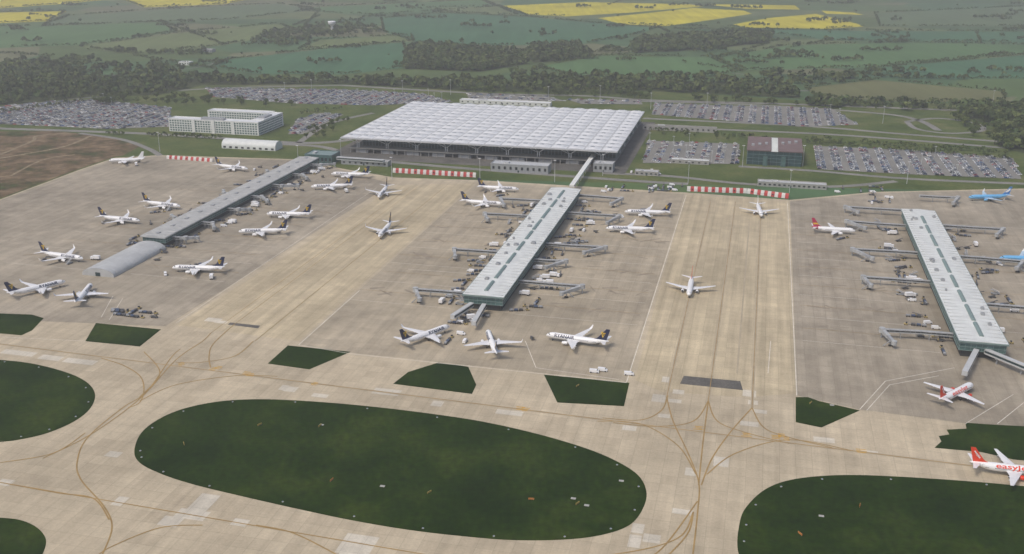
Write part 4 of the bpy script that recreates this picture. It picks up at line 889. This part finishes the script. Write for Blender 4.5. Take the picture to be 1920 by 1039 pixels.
VK={'van':('service_van','white service van on the apron','van'),'truck':('catering_truck','white box-bodied catering truck on the apron','truck'),'tanker':('fuel_tanker','white fuel tanker with yellow cab on the apron','truck'),'loader':('belt_loader','dark grey baggage belt loader on the apron','airport vehicle'),'carts':('baggage_tug_train','tug towing loaded baggage carts','airport vehicle'),'stairs':('boarding_stairs_truck','grey mobile boarding stairs on a truck','airport vehicle')}
VM={k:veh(k) for k in VK}
def put(kind,x,y,r):
    n,l,c=VK[kind]; o=ob(n,VM[kind],None,(x,y,0.12),r); setp(o,None,l,c,'ground service vehicles on the apron')
for cx,cy,hd,L in PPOS:
    for (fx,fy,k,ra,pr) in ((0.30,-5.5,'stairs',math.pi/2,0.3),(-0.28,-6,'loader',math.pi/2,0.4),(0.2,-14,'carts',0.7,0.4),(0.55,8,'van',2.0,0.3),(-0.35,12,'truck',-1.3,0.15),(0.7,3,'loader',2.2,0.3)):
        if RD.random()<pr:
            lx,ly=fx*L,fy; x=cx+lx*math.cos(hd)-ly*math.sin(hd); y=cy+lx*math.sin(hd)+ly*math.cos(hd); put(k,x,y,hd+ra)
def cluster(a0,a1,b0,b1,n):
    for _ in range(n): x,y=W(RD.uniform(a0,a1),RD.uniform(b0,b1)); put(RD.choice(['van','carts','loader','carts','carts','truck','loader','stairs']),x,y,-AZ+RD.choice([0,math.pi/2,math.pi,0.4])+RD.uniform(-0.1,0.1))
cluster(PC[0]-18,PC[0]-3,PC[2]+5,PC[3]-5,38); cluster(PC[1]+3,PC[1]+22,PC[2],PC[3]-5,46); cluster(PR[0]-20,PR[0]-3,PR[2],PR[3],42); cluster(PR[1]+3,PR[1]+24,PR[2],PR[3],32); cluster(PL[1]+3,PL[1]+16,PL[2]-30,PL[3]-10,42); cluster(PL[0]-18,PL[0]-3,PL[2]-40,PL[3]-10,24); cluster(PC[0]+4,PC[1]-4,PC[2]-26,PC[2]-6,9)
def clpx(u0,u1,v0,v1,n,ks):
    for _ in range(n): x,y=G(RD.uniform(u0,u1),RD.uniform(v0,v1)); put(RD.choice(ks),x,y,-AZ+RD.choice([0,math.pi/2])+RD.uniform(-0.08,0.08))
clpx(228,298,583,598,7,['carts','loader']); clpx(1205,1280,348,360,18,['carts','loader','carts','van']); clpx(1560,1680,350,385,16,['van','loader','carts']); clpx(1090,1200,695,712,3,['van']); clpx(840,880,600,650,3,['van','carts']); clpx(1120,1200,347,362,6,['van','carts']); clpx(480,560,308,340,12,['loader','carts']); clpx(1180,1240,322,330,4,['truck','van'])
# ---------------- atmosphere, light, camera -----------------
m=bpy.data.materials.new('haze_air'); m.use_nodes=True; nt=m.node_tree; nt.nodes.clear(); out=nt.nodes.new('ShaderNodeOutputMaterial'); vs=nt.nodes.new('ShaderNodeVolumeScatter'); vs.inputs['Color'].default_value=(0.98,0.97,0.94,1); vs.inputs['Density'].default_value=0.0002; vs.inputs['Anisotropy'].default_value=0.2
nt.links.new(vs.outputs[0],out.inputs['Volume'])
mb=MB(); mb.box(-9000,9000,-3000,14000,-40,420); o=ob('sky_haze',mb.mesh('sky_haze',[m])); setp(o,'structure')
w=bpy.data.worlds.new('World'); scn.world=w; w.use_nodes=True; nt=w.node_tree; bg=nt.nodes['Background']; sk=nt.nodes.new('ShaderNodeTexSky'); sk.sky_type='NISHITA'; sk.sun_disc=False
EL=math.radians(56); SR=math.radians(-130); sk.sun_elevation=EL; sk.sun_rotation=SR; sk.dust_density=4; sk.air_density=1.0; sk.ozone_density=0.6
nt.links.new(sk.outputs[0],bg.inputs['Color']); bg.inputs['Strength'].default_value=0.145
ld=bpy.data.lights.new('sun','SUN'); ld.energy=1.5; ld.angle=math.radians(12); ld.color=(1,0.94,0.84); lo=bpy.data.objects.new('sun',ld); COL.objects.link(lo)
d=Vector((math.sin(SR)*math.cos(EL),math.cos(SR)*math.cos(EL),math.sin(EL))); lo.rotation_euler=d.to_track_quat('Z','Y').to_euler()
cd=bpy.data.cameras.new('camera'); co=bpy.data.objects.new('camera',cd); COL.objects.link(co); co.location=(0,0,H); co.rotation_euler=(math.pi/2-P,0,0)
cd.sensor_width=36; cd.lens=36*F/1920; cd.clip_start=1; cd.clip_end=60000; scn.camera=co
scn.view_settings.view_transform='Standard'; scn.view_settings.look='None'; scn.view_settings.exposure=0
